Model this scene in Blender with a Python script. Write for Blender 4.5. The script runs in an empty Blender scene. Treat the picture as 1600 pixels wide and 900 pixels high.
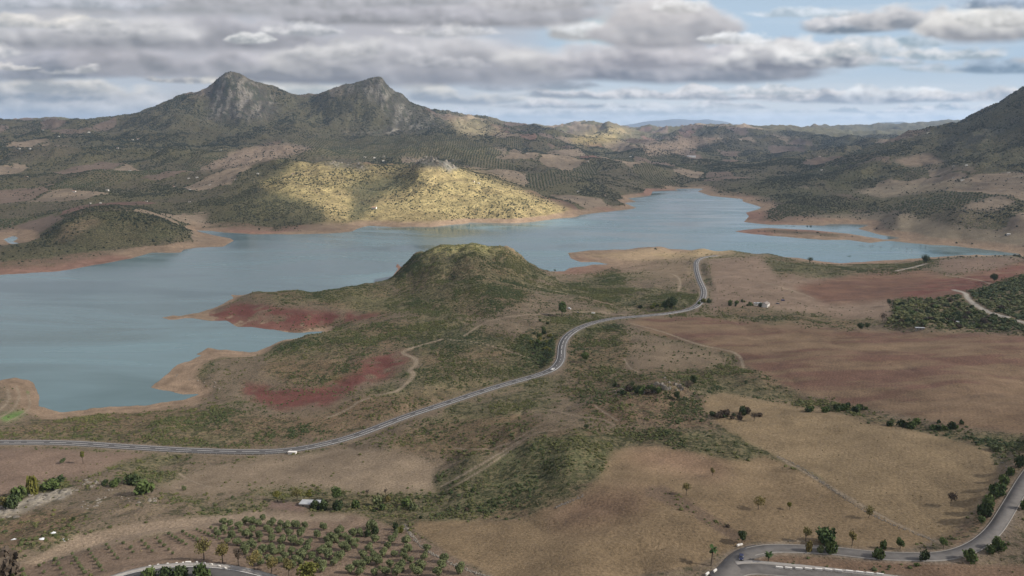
import bpy, math, random
import numpy as np
from mathutils import Vector
R = math.radians
SC = bpy.context.scene
COL = SC.collection
rng = np.random.default_rng(7)
random.seed(7)

# ------------------------------------------------------------------ camera, sky, sun, exposure
F = 1200.0                       # focal length in pixels of a 1600 px wide frame
CAMZ = 270.0                     # metres above the lake
TH = math.atan(250.0 / F)        # camera looks down by this much
cam = bpy.data.cameras.new('camera')
cam.sensor_width = 36; cam.lens = 36 * F / 1600; cam.clip_start = 1; cam.clip_end = 200000
camo = bpy.data.objects.new('camera', cam); COL.objects.link(camo)
camo.location = (0, 0, CAMZ); camo.rotation_euler = (math.pi / 2 - TH, 0, 0)
SC.camera = camo
SUN_EL, SUN_AZ = R(33), R(102)   # azimuth from +Y (view direction) clockwise to +X
sund = Vector((math.sin(SUN_AZ) * math.cos(SUN_EL), math.cos(SUN_AZ) * math.cos(SUN_EL), math.sin(SUN_EL)))
w = bpy.data.worlds.new('World'); SC.world = w; w.use_nodes = True
nt = w.node_tree; bg = nt.nodes['Background']
sk = nt.nodes.new('ShaderNodeTexSky'); sk.sky_type = 'NISHITA'; sk.sun_disc = False
sk.sun_elevation = SUN_EL; sk.sun_rotation = SUN_AZ; sk.altitude = 600
nt.links.new(sk.outputs[0], bg.inputs[0]); bg.inputs[1].default_value = 0.12
sl = bpy.data.lights.new('sun', 'SUN'); sl.energy = 5.0; sl.angle = R(0.5); sl.color = (1, 0.93, 0.82)
so = bpy.data.objects.new('sun', sl); COL.objects.link(so)
so.rotation_euler = sund.to_track_quat('Z', 'Y').to_euler(); so.location = (0, 0, 3000)
SC.view_settings.view_transform = 'Standard'; SC.view_settings.look = 'None'
SC.view_settings.exposure = 1.0; SC.view_settings.gamma = 1.0
SC.cycles.use_denoising = True
SC.cycles.max_bounces = 6; SC.cycles.diffuse_bounces = 3; SC.cycles.volume_bounces = 1
SC.cycles.transparent_max_bounces = 12
SC.cycles.sample_clamp_indirect = 4

# ------------------------------------------------------------------ picture <-> place helpers
CT, ST = math.cos(TH), math.sin(TH)
def slopes(px, py):
    s = (450 - np.asarray(py, float)) / F
    yc = CT + s * ST
    return ((np.asarray(px, float) - 800) / F) / yc, (-ST + s * CT) / yc    # X/Y, Z/Y
def project(x, y, z):
    d = y * CT - (z - CAMZ) * ST
    d = np.maximum(d, 1e-3)
    u = y * ST + (z - CAMZ) * CT
    return 800 + F * x / d, 450 - F * u / d
def at_z(px, py, z):
    sx, sz = slopes(px, py); Y = (z - CAMZ) / sz
    return sx * Y, Y
def at_y(px, py, Y):
    sx, sz = slopes(px, py)
    return sx * Y, CAMZ + sz * Y

# ------------------------------------------------------------------ noise
_P = rng.random((256, 256)).astype(np.float32)
def vnoise(x, y):
    xi = np.floor(x).astype(np.int64); yi = np.floor(y).astype(np.int64)
    fx = (x - xi).astype(np.float32); fy = (y - yi).astype(np.float32)
    fx = fx * fx * (3 - 2 * fx); fy = fy * fy * (3 - 2 * fy)
    a = _P[xi & 255, yi & 255]; b = _P[(xi + 1) & 255, yi & 255]
    c = _P[xi & 255, (yi + 1) & 255]; d = _P[(xi + 1) & 255, (yi + 1) & 255]
    return (a + (b - a) * fx) * (1 - fy) + (c + (d - c) * fx) * fy
def fbm(x, y, o=5, g=0.5):
    r = 0; a = 1; t = 0; c, s = 0.8, 0.6
    for i in range(o):
        r = r + a * (vnoise(x + 17.3 * i, y + 9.1 * i) * 2 - 1); t += a; a *= g
        x, y = (x * c - y * s) * 2.03, (x * s + y * c) * 2.03
    return r / t
def ridged(x, y, o=4, g=0.5):
    r = 0; a = 1; t = 0; c, s = 0.8, 0.6
    for i in range(o):
        n = 1 - np.abs(vnoise(x + 7.3 * i, y + 3.1 * i) * 2 - 1) * 2
        r = r + a * n; t += a; a *= g
        x, y = (x * c - y * s) * 2.1, (x * s + y * c) * 2.1
    return r / t
def sstep(a, b, x):
    t = np.clip((x - a) / (b - a), 0, 1); return t * t * (3 - 2 * t)

# ------------------------------------------------------------------ lake outline (on the plane z = 0)
LAKE = [(0,430),(60,426),(92,424),(150,414),(205,404),(235,395),(283,395),(287,390),(310,387),(350,385),(366,376),(360,372),(335,368),(305,360),
(330,361),(350,363),(390,366),(450,366),(512,365),(550,362),(560,357),(575,353),(612,355),(650,354.5),(675,355),(700,352),(725,350),(735,348),(800,349),(832,347),(867,342),(900,339),(907,336),(950,331),(985,327),(995,325),(975,317),(995,315.5),(981,310),(1017,305),(1020,299),(1060,297),(1052,295),(1100,294.5),(1090,299),(1110,306),(1160,311),(1160,314.5),(1190,324),(1185,327),(1165,332),(1170,338),(1162,347),(1200,351),(1285,352.5),(1300,350),(1340,350.5),(1359,351),(1340,357),(1375,367),(1407,372),(1380,374.5),(1375,373),(1325,365),(1270,360),(1200,356),(1165,359),(1147,361),(1170,365),(1200,368),(1292,375),(1325,375),(1360,379.5),(1385,376),(1450,382.5),(1487,384),(1550,391),(1597,397),
(1575,399),(1525,398),(1490,400),(1450,402),(1401,406),(1347,409),(1312,411),(1285,409),(1250,403),(1200,400),(1185,399),(1145,395),(1095,392),(1037,388),(1015,386),(997,387),(975,390),(922,391),(887,395),(892,404),(907,409),(935,410),(954,413),(925,414),(889,419),(882,424),(840,424),(825,414),(790,408),(700,412),(645,417),(627,418),(621,411.5),(618,417),(622,420),(612,434),(575,447),(540,454),(510,459),(470,459),(450,457),(400,457),(378,462),(360,459.5),(365,466),(332,482),(310,489),(250,496),(265,500),(300,497),(332,502),(355,502),(370,510),(400,511.5),(455,519.5),(507,518),(495,523),(445,531),(422,540),(400,549),(390,550),(325,544),(305,553),(315,556),(277,570),(235,606),(285,615),(312,616),(287,624),(215,634),(162,636),(95,644),(60,635),(62,620),(52,597),(25,589),(0,595),
(-120,618),(-400,600),(-900,520),(-900,450),(-400,436),(-150,433)]
POND = [(6,374),(22,368),(28,372),(20,378),(34,381),(30,384),(14,380)]
def densify(P, step):
    out = []
    for i in range(len(P)):
        a = np.array(P[i], float); b = np.array(P[(i + 1) % len(P)], float)
        n = max(1, int(np.hypot(*(b - a)) / step))
        for k in range(n): out.append(a + (b - a) * k / n)
    return np.array(out)
def world_loop(P, step, wob):
    D = densify(P, step); px, py = D[:, 0], D[:, 1]
    n = fbm(px / 9, py / 3 + 5, 3) * wob
    py = py + n * np.clip((py - 280) / 250, .15, 1)
    X, Y = at_z(px, py, 0.0); return np.stack([X, Y], 1)
LW = world_loop(LAKE, 9, 2.2); PW = world_loop(POND, 6, .5)

# ------------------------------------------------------------------ polar grid
A_DENSE = R(37.5)
NA, NR = 860, 1120
cols = np.concatenate([np.linspace(-math.pi, -A_DENSE, 50)[:-1], np.linspace(-A_DENSE, A_DENSE, NA), np.linspace(A_DENSE, math.pi, 50)[1:]])
rr = [np.geomspace(40, 300, 24)[:-1], np.geomspace(300, 1500, 430)[:-1], np.geomspace(1500, 7200, 520)[:-1], np.geomspace(7200, 16000, 110)[:-1], np.geomspace(16000, 60000, 40)]
rows = np.concatenate(rr)
SA = 1.0; SR = 0.42
def key(x, y):
    a = np.arctan2(x, y); r = np.hypot(x, y)
    return np.clip(a, -1.15, 1.15), np.log(np.maximum(r, 40)) * SR

# ------------------------------------------------------------------ height control points
# (px, py, z)  or (px, py, 'Y', distance)
CP = []
def zz(*t):
    for px, py, z in t:
        X, Y = at_z(px, py, z); CP.append((X, Y, z))
def yy(*t):
    for px, py, Y in t:
        X, z = at_y(px, py, Y); CP.append((X, Y, z))
def dd(*t):                       # column px, distance Y, height z
    for px, Y, z in t: CP.append(((px - 800) / F * Y, Y, z))
zz((0,900,62),(200,900,68),(400,900,70),(600,900,70),(800,900,74),(1000,900,76),(1200,900,78),(1400,900,80),(1600,900,84),(-400,900,58),(2000,900,90),
(1160,870,78),(1250,860,77),(1400,868,78),(1500,868,78),(1560,820,80),(1600,740,84),(1750,650,88),
(1000,800,77),(900,850,75),(1000,700,63),(1060,700,65),(1080,760,71),(950,730,66),(900,790,68),(1150,790,74),(1200,740,71),
(850,650,57),(900,690,70),(790,680,52),(850,740,60),(780,780,53),(690,720,39),(690,770,41),(650,815,54),(640,850,62),(740,720,49),(600,700,39),(720,790,52),(800,830,64),
(1040,602,64),(1040,640,58),(950,625,54),(1000,570,46),(1100,600,58),(1150,650,66),(1100,560,46),(960,560,42),(900,620,44),(1060,575,47),
(1250,700,72),(1400,700,74),(1500,760,78),(1400,660,68),(1250,620,59),(1330,800,76),(1300,740,74),(1550,700,76),
(1000,500,38),(1100,496,40),(1200,505,46),(1330,517,51),(1440,520,53),(1540,521,58),(1600,528,60),(1200,550,47),(1400,580,56),(1600,600,64),(1300,600,56),(1600,670,74),(1400,540,54),(1800,560,66),
(1500,497,48),(1350,500,43),(1250,492,38),(1500,460,50),(1550,430,48),(1400,480,44),(1580,399,20),(1500,401,16),(1450,405,14),(1590,450,56),(1700,450,64),(1700,400,30),
(1190,478,33),(1150,440,28),(1300,455,33),(1250,412,20),(1400,430,30),(1350,413,15),(1330,480,36),(1220,400,13),
(0,692,17),(100,693,16),(200,698,17),(300,704,20),(400,706,22),(460,702,24),(560,678,26),(700,628,30),(800,600,33),(865,578,36),(880,550,37),(890,520,37),(960,497,35),(1040,491,32),(1097,465,26),(1090,430,20),(1087,410,16),(1110,401,14),
(250,665,17),(350,645,13),(150,665,13),(500,645,18),(450,612,12),(400,580,12),(330,590,8),(340,560,6),(60,670,10),
(422,531,7),(440,526,12),(480,518,18),(510,515,20),(560,505,24),(620,500,27),(600,520,24),(500,545,16),(450,560,12),
(640,500,27),(680,492,30),(720,480,36),(560,492,14),(480,500,10),(400,500,6),(600,485,18),(520,485,16),(440,490,11),
(370,458,5),(400,448,13),(450,448,15),(470,451,14),(510,452,15),(540,447,18),(575,441,22),(610,430,22),(500,465,19),(400,465,14),(550,460,22),(350,478,8),(300,493,2),
(700,430,47),(750,440,50),(640,440,32),(800,440,40),(850,440,28),(870,460,28),(700,470,36),(600,455,22),(780,480,38),(850,500,38),
(900,440,15),(950,430,9),(1000,450,18),(950,470,24),(1050,430,16),(900,480,32),
(1000,388,9),(1040,378,15),(1100,384,15),(950,400,4),(1145,388,15),(1200,394,14),(920,397,3),(1040,400,10),(1000,410,6),
(600,590,20),(520,605,15),(640,575,27),(720,570,31),(740,545,35),(700,520,34),(640,525,30),(680,605,30),(400,610,8),(560,560,26),(520,575,20),(800,550,32),(800,510,37),(640,600,26),(560,630,23),(600,640,27),
(50,775,40),(20,800,42),(60,720,22),(0,740,26),(120,762,38),(200,740,33),(210,765,40),(0,770,30),(100,830,52),(0,850,56),(300,780,44),(400,760,42),(500,790,48),(550,830,56),(300,820,54),(600,740,42),(80,750,28),(500,740,38),(400,720,28),
(20,620,3.5),(0,640,6),(20,660,9),(-200,660,8),(-200,640,4),
# left headland across the water
(170,318,82),(100,345,58),(250,345,52),(300,366,12),(200,375,20),(100,400,11),(50,395,14),(0,405,12),(340,374,4),(130,325,74),(210,322,74),(40,372,12),(90,380,14),(60,388,20),(-150,410,12),(0,385,14),
)
yy((500,146,6080),(520,138,6050),(545,132,6020),(575,128,5980),(592,125,5960),(599,126,5960),(603,139,5980),(612,146,5985),(625,150,5990),(560,131,6180),(590,128,6180),(636,160,5990),(655,172,6000),(672,182,6000),(344,131,5930),(340,141,5925),(356,118,5960),(374,120,5985),(386,127,5990),(400,136,6000))
zz((1080,800,78),(1020,750,73),(1150,760,75),(950,770,73),(980,720,68),(830,700,62),(880,720,69),(780,740,50),(1500,600,66),(1400,555,58),(1250,530,50),(1450,700,74),(1560,660,74))
zz((15,376,0.5),(60,372,6),(0,362,8),(120,365,34))
yy((700,377,1330),(660,385,1330),(740,377,1330),(780,387,1340),(810,403,1380),(640,402,1360),(827,414,1420))
for px in (640,700,760,800): dd((px,1420,22),(px,1370,50))
# hills beyond the water, left
for px in range(-300, 300, 100):
    yy((px, 300, 2650), (px, 280, 3050), (px, 260, 3500), (px, 240, 4000), (px, 220, 4500), (px, 206, 5000))
yy((0,195,5400),(60,196,5400),(120,198,5300),(-150,200,5500),(150,206,5200),(165,207,5300),(60,335,2250),(260,330,2300),(320,345,2200),(300,300,2700),(300,270,3300),(-400,215,5600))
zz((-300,380,18),(-300,330,40),(-600,380,18),(-600,330,40))
# twin peaks
yy((165,207,5600),(200,190,5800),(250,171,5900),(300,151,5950),(330,142,5950),(338,128,5950),(352,119,5950),(365,118,5980),(385,126,6000),(410,135,6050),(440,145,6100),(480,152,6150),(500,146,6100),(530,135,6050),(560,130,6000),(580,126,5950),(598,126,5950),(602,135,5950),(630,148,6000),(660,170,6050),(690,195,6000),(715,207,5800),
(330,185,5700),(360,180,5700),(400,185,5650),(350,150,5830),(380,150,5850),(430,185,5700),(500,190,5700),(560,180,5680),(600,180,5700),(640,185,5750),(590,150,5850),(480,175,5850),(250,195,5400),(300,195,5350),(400,207,5200),(500,212,5100),(600,210,5100),(680,212,5200),(350,207,5200),(200,210,5100),
(550,235,4300),(650,235,4300),(450,235,4200),(400,215,4900),(400,250,3600),(350,240,4000),(700,225,4600),(500,244,3800),(560,246,3850),(640,243,3850),(700,245,3700))
for px in (250,365,480,590,640): dd((px,7200,380))
yy((670,172,7600),(700,174,7500),(760,186,7300),(800,200,6900),(860,211,6200),(900,222,5700),(950,238,5000),(990,255,4300),(1010,268,3900),(1022,285,3550),(730,200,6400),(780,215,5600),(800,240,4200),(850,235,4700),(800,270,3300),(900,280,3150),(900,318,2560),(850,308,2700),(950,300,2980),(900,250,4200),(950,270,3600),(980,315,2700),(1000,297,3150))
# the sunlit hill
yy((400,262,3150),(430,252,3050),(470,249,3000),(520,250,2950),(570,260,2900),(605,267,2950),(640,260,2760),(655,249,2720),(680,248,2710),(700,254,2740),(720,263,2760),(760,275,2720),(800,292,2600),(850,315,2450),(890,331,2300),
(350,320,2350),(380,300,2550),(420,330,2280),(460,300,2480),(520,300,2500),(560,320,2400),(620,300,2500),(680,295,2460),(750,320,2340),(480,340,2180),(600,340,2230),(690,335,2260),(800,335,2250),(420,350,2150),(560,275,2750),(480,275,2750),(640,280,2620),(690,272,2620))
for px in (430,500,560,620,680,740): dd((px,3350,95))
# head of the lake and middle hills
yy((1060,290,3450),(1060,270,4000),(1030,255,4700),(1100,262,4500),(1100,245,5300),(1000,240,5600),(950,228,6400),(1080,225,6600),(1200,245,5500),(1180,262,4400),(1130,280,3700))
yy((840,206,8600),(880,200,8800),(917,196,8900),(950,199,8900),(970,202,8800),(1000,205,8800),(1030,208,8600),(985,222,7000),(1020,212,7400),(1060,206,7600),(1100,203,7700),(1150,207,7800),(1200,207,8000),(1260,206,8300),(900,215,7600),(1150,225,6600),(1250,222,6800),(1300,215,7400),
(1200,204,11500),(1270,202,11500),(1330,198,11500),(1400,195,11500),(1440,192,11500),(1510,188,11500),(1560,188,11500),(1350,215,8500),(1400,222,7000),(1290,235,5900),(1230,232,6300),(800,204,9500),(1000,206,10500),(600,200,11000),(1100,206,10500))
for a in range(-400, 2100, 250): dd((a,16000,250),(a,30000,230),(a,60000,200))
# right mountain and right shore
yy((1600,141,3500),(1560,163,3600),(1500,189,3800),(1440,212,4000),(1400,226,4200),(1385,234,4500),(1750,60,3300),(1950,10,3200),(2200,60,3300),
(1600,200,2900),(1600,250,2500),(1540,225,2900),(1500,250,2700),(1450,240,3200),(1400,260,3000),(1300,265,3700),(1300,245,5000),(1200,285,3300),(1200,305,3000),(1300,300,2800),(1400,300,2500),(1500,300,2250),(1600,300,2100),(1600,340,1820),(1500,340,1900),(1400,335,2050),(1300,330,2300),(1200,330,2500),(1350,280,2950),(1450,275,2700),(1750,300,2100),(1750,200,2700))
for px in (1440,1500,1600,1750): dd((px, 5200, 200))
zz((1600,370,24),(1500,372,9),(1450,372,8),(1420,362,9),(1250,342,8),(1390,350,16),(1560,360,30),(1270,367,8),(1340,371,7),(1200,362,5),(1200,340,8),(1600,388,9),(1750,385,12),(1750,405,16),(1380,345,16),(1180,320,10),(1120,300,6))
# ground under the camera hill
for a in (-1.15,-.8,-.4,0,.4,.8,1.15):
    CP.append((math.sin(a)*60, math.cos(a)*60, 205)); CP.append((math.sin(a)*160, math.cos(a)*160, 140)); CP.append((math.sin(a)*270, math.cos(a)*270, 88))
for p in LW[::3]:
    if abs(p[0]) < 3000: CP.append((p[0], p[1], 0.0))
# deep water points keep the lake bed down
zz((100,500,-12),(300,440,-12),(200,580,-10),(500,400,-12),(700,365,-12),(850,380,-12),(1050,340,-10),(1100,365,-10),(-300,500,-12),(1250,385,-6),(420,530,-4))
CP = np.array(CP, float)
kx, ky = key(CP[:, 0], CP[:, 1])
def kern(d2): return np.sqrt(d2 + np.float32(0.006 ** 2))
n = len(CP)
M = np.zeros((n + 3, n + 3))
M[:n, :n] = kern((kx[:, None] - kx) ** 2 + (ky[:, None] - ky) ** 2) - np.eye(n) * 0.0015
M[:n, n] = M[n, :n] = 1; M[:n, n + 1] = M[n + 1, :n] = kx; M[:n, n + 2] = M[n + 2, :n] = ky
W = np.linalg.lstsq(M, np.concatenate([CP[:, 2], [0, 0, 0]]), rcond=None)[0]
def rbf(a, l):
    sh = a.shape; a = a.ravel().astype(np.float32); l = l.ravel().astype(np.float32); out = np.empty(a.size)
    kx = globals()['kx'].astype(np.float32); ky = globals()['ky'].astype(np.float32)
    for i in range(0, a.size, 20000):
        aa = a[i:i + 20000, None]; ll = l[i:i + 20000, None]
        out[i:i + 20000] = kern((aa - kx) ** 2 + (ll - ky) ** 2) @ W[:n] + W[n] + W[n + 1] * aa[:, 0] + W[n + 2] * ll[:, 0]
    return out.reshape(sh)
# coarse fields on a regular (angle, log r) lattice
GA = np.linspace(-1.2, 1.2, 160); GL = np.linspace(math.log(40), math.log(60000), 300)
ga, gl = np.meshgrid(GA, GL)
HB = rbf(np.clip(ga, -1.15, 1.15), gl * SR)
FA = np.linspace(-.72, .72, 800); FL = np.linspace(math.log(300), math.log(9500), 860)
_fa, _fl = np.meshgrid(FA, FL); HF = rbf(_fa, _fl * SR)
# signed distance to the shore (positive on land)
DA = np.linspace(-1.0, 1.0, 900); DL = np.linspace(math.log(450), math.log(4200), 620)
da, dl = np.meshgrid(DA, DL)
def sdist(X, Y, loop):
    a = loop; b = np.roll(loop, -1, 0); best = np.full(X.shape, 1e12); ins = np.zeros(X.shape, bool)
    for p, q in zip(a, b):
        ex, ey = q - p; L = ex * ex + ey * ey + 1e-9
        dx = X - p[0]; dy = Y - p[1]; t = np.clip((dx * ex + dy * ey) / L, 0, 1)
        best = np.minimum(best, (dx - t * ex) ** 2 + (dy - t * ey) ** 2)
        if (p[1] != q[1]):
            c = ((p[1] > Y) != (q[1] > Y)) & (X < ex * (Y - p[1]) / ey + p[0]); ins ^= c
    return np.sqrt(best) * np.where(ins, -1, 1)
dX = np.sin(da) * np.exp(dl); dY = np.cos(da) * np.exp(dl)
SD = sdist(dX.astype(np.float32), dY.astype(np.float32), LW).astype(np.float64)
SDP = sdist(dX.astype(np.float32), dY.astype(np.float32), PW)
SD = np.minimum(SD, SDP)
def lerp2(G, A, L, a, l):
    i = np.clip((a - A[0]) / (A[1] - A[0]), 0, len(A) - 1.001); j = np.clip((l - L[0]) / (L[1] - L[0]), 0, len(L) - 1.001)
    i0 = i.astype(int); j0 = j.astype(int); fi = i - i0; fj = j - j0
    return (G[j0, i0] * (1 - fi) + G[j0, i0 + 1] * fi) * (1 - fj) + (G[j0 + 1, i0] * (1 - fi) + G[j0 + 1, i0 + 1] * fi) * fj
def shore(x, y):
    a = np.arctan2(x, y); l = np.log(np.maximum(np.hypot(x, y), 40))
    s = lerp2(SD, DA, DL, a, l)
    return np.where((l < DL[0]) | (l > DL[-1]) | (np.abs(a) > 1), 500.0, s)

# ------------------------------------------------------------------ land cover, painted from plan outlines
RW, RH = 1700, 940        # raster covers px -50..1650, py -20..920
def fill(poly):
    P = np.array(poly, float) + np.array([50, 20]); m = np.zeros((RH, RW), bool)
    x0, x1 = int(max(0, P[:, 0].min() - 1)), int(min(RW, P[:, 0].max() + 2)); y0, y1 = int(max(0, P[:, 1].min() - 1)), int(min(RH, P[:, 1].max() + 2))
    if x1 <= x0 or y1 <= y0: return m
    X, Y = np.meshgrid(np.arange(x0, x1) + .5, np.arange(y0, y1) + .5); ins = np.zeros(X.shape, bool)
    for i in range(len(P)):
        p = P[i]; q = P[(i + 1) % len(P)]
        if p[1] == q[1]: continue
        ins ^= ((p[1] > Y) != (q[1] > Y)) & (X < (q[0] - p[0]) * (Y - p[1]) / (q[1] - p[1]) + p[0])
    m[y0:y1, x0:x1] = ins; return m
def blur(m, k):
    a = m.astype(np.float32)
    for _ in range(2):
        for ax in (0, 1):
            c = np.cumsum(np.pad(a, [(k + 1, k) if i == ax else (0, 0) for i in range(2)], mode='edge'), axis=ax)
            a = ((c[2 * k + 1:] - c[:-2 * k - 1]) if ax == 0 else (c[:, 2 * k + 1:] - c[:, :-2 * k - 1])) / (2 * k + 1)
    return a
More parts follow.
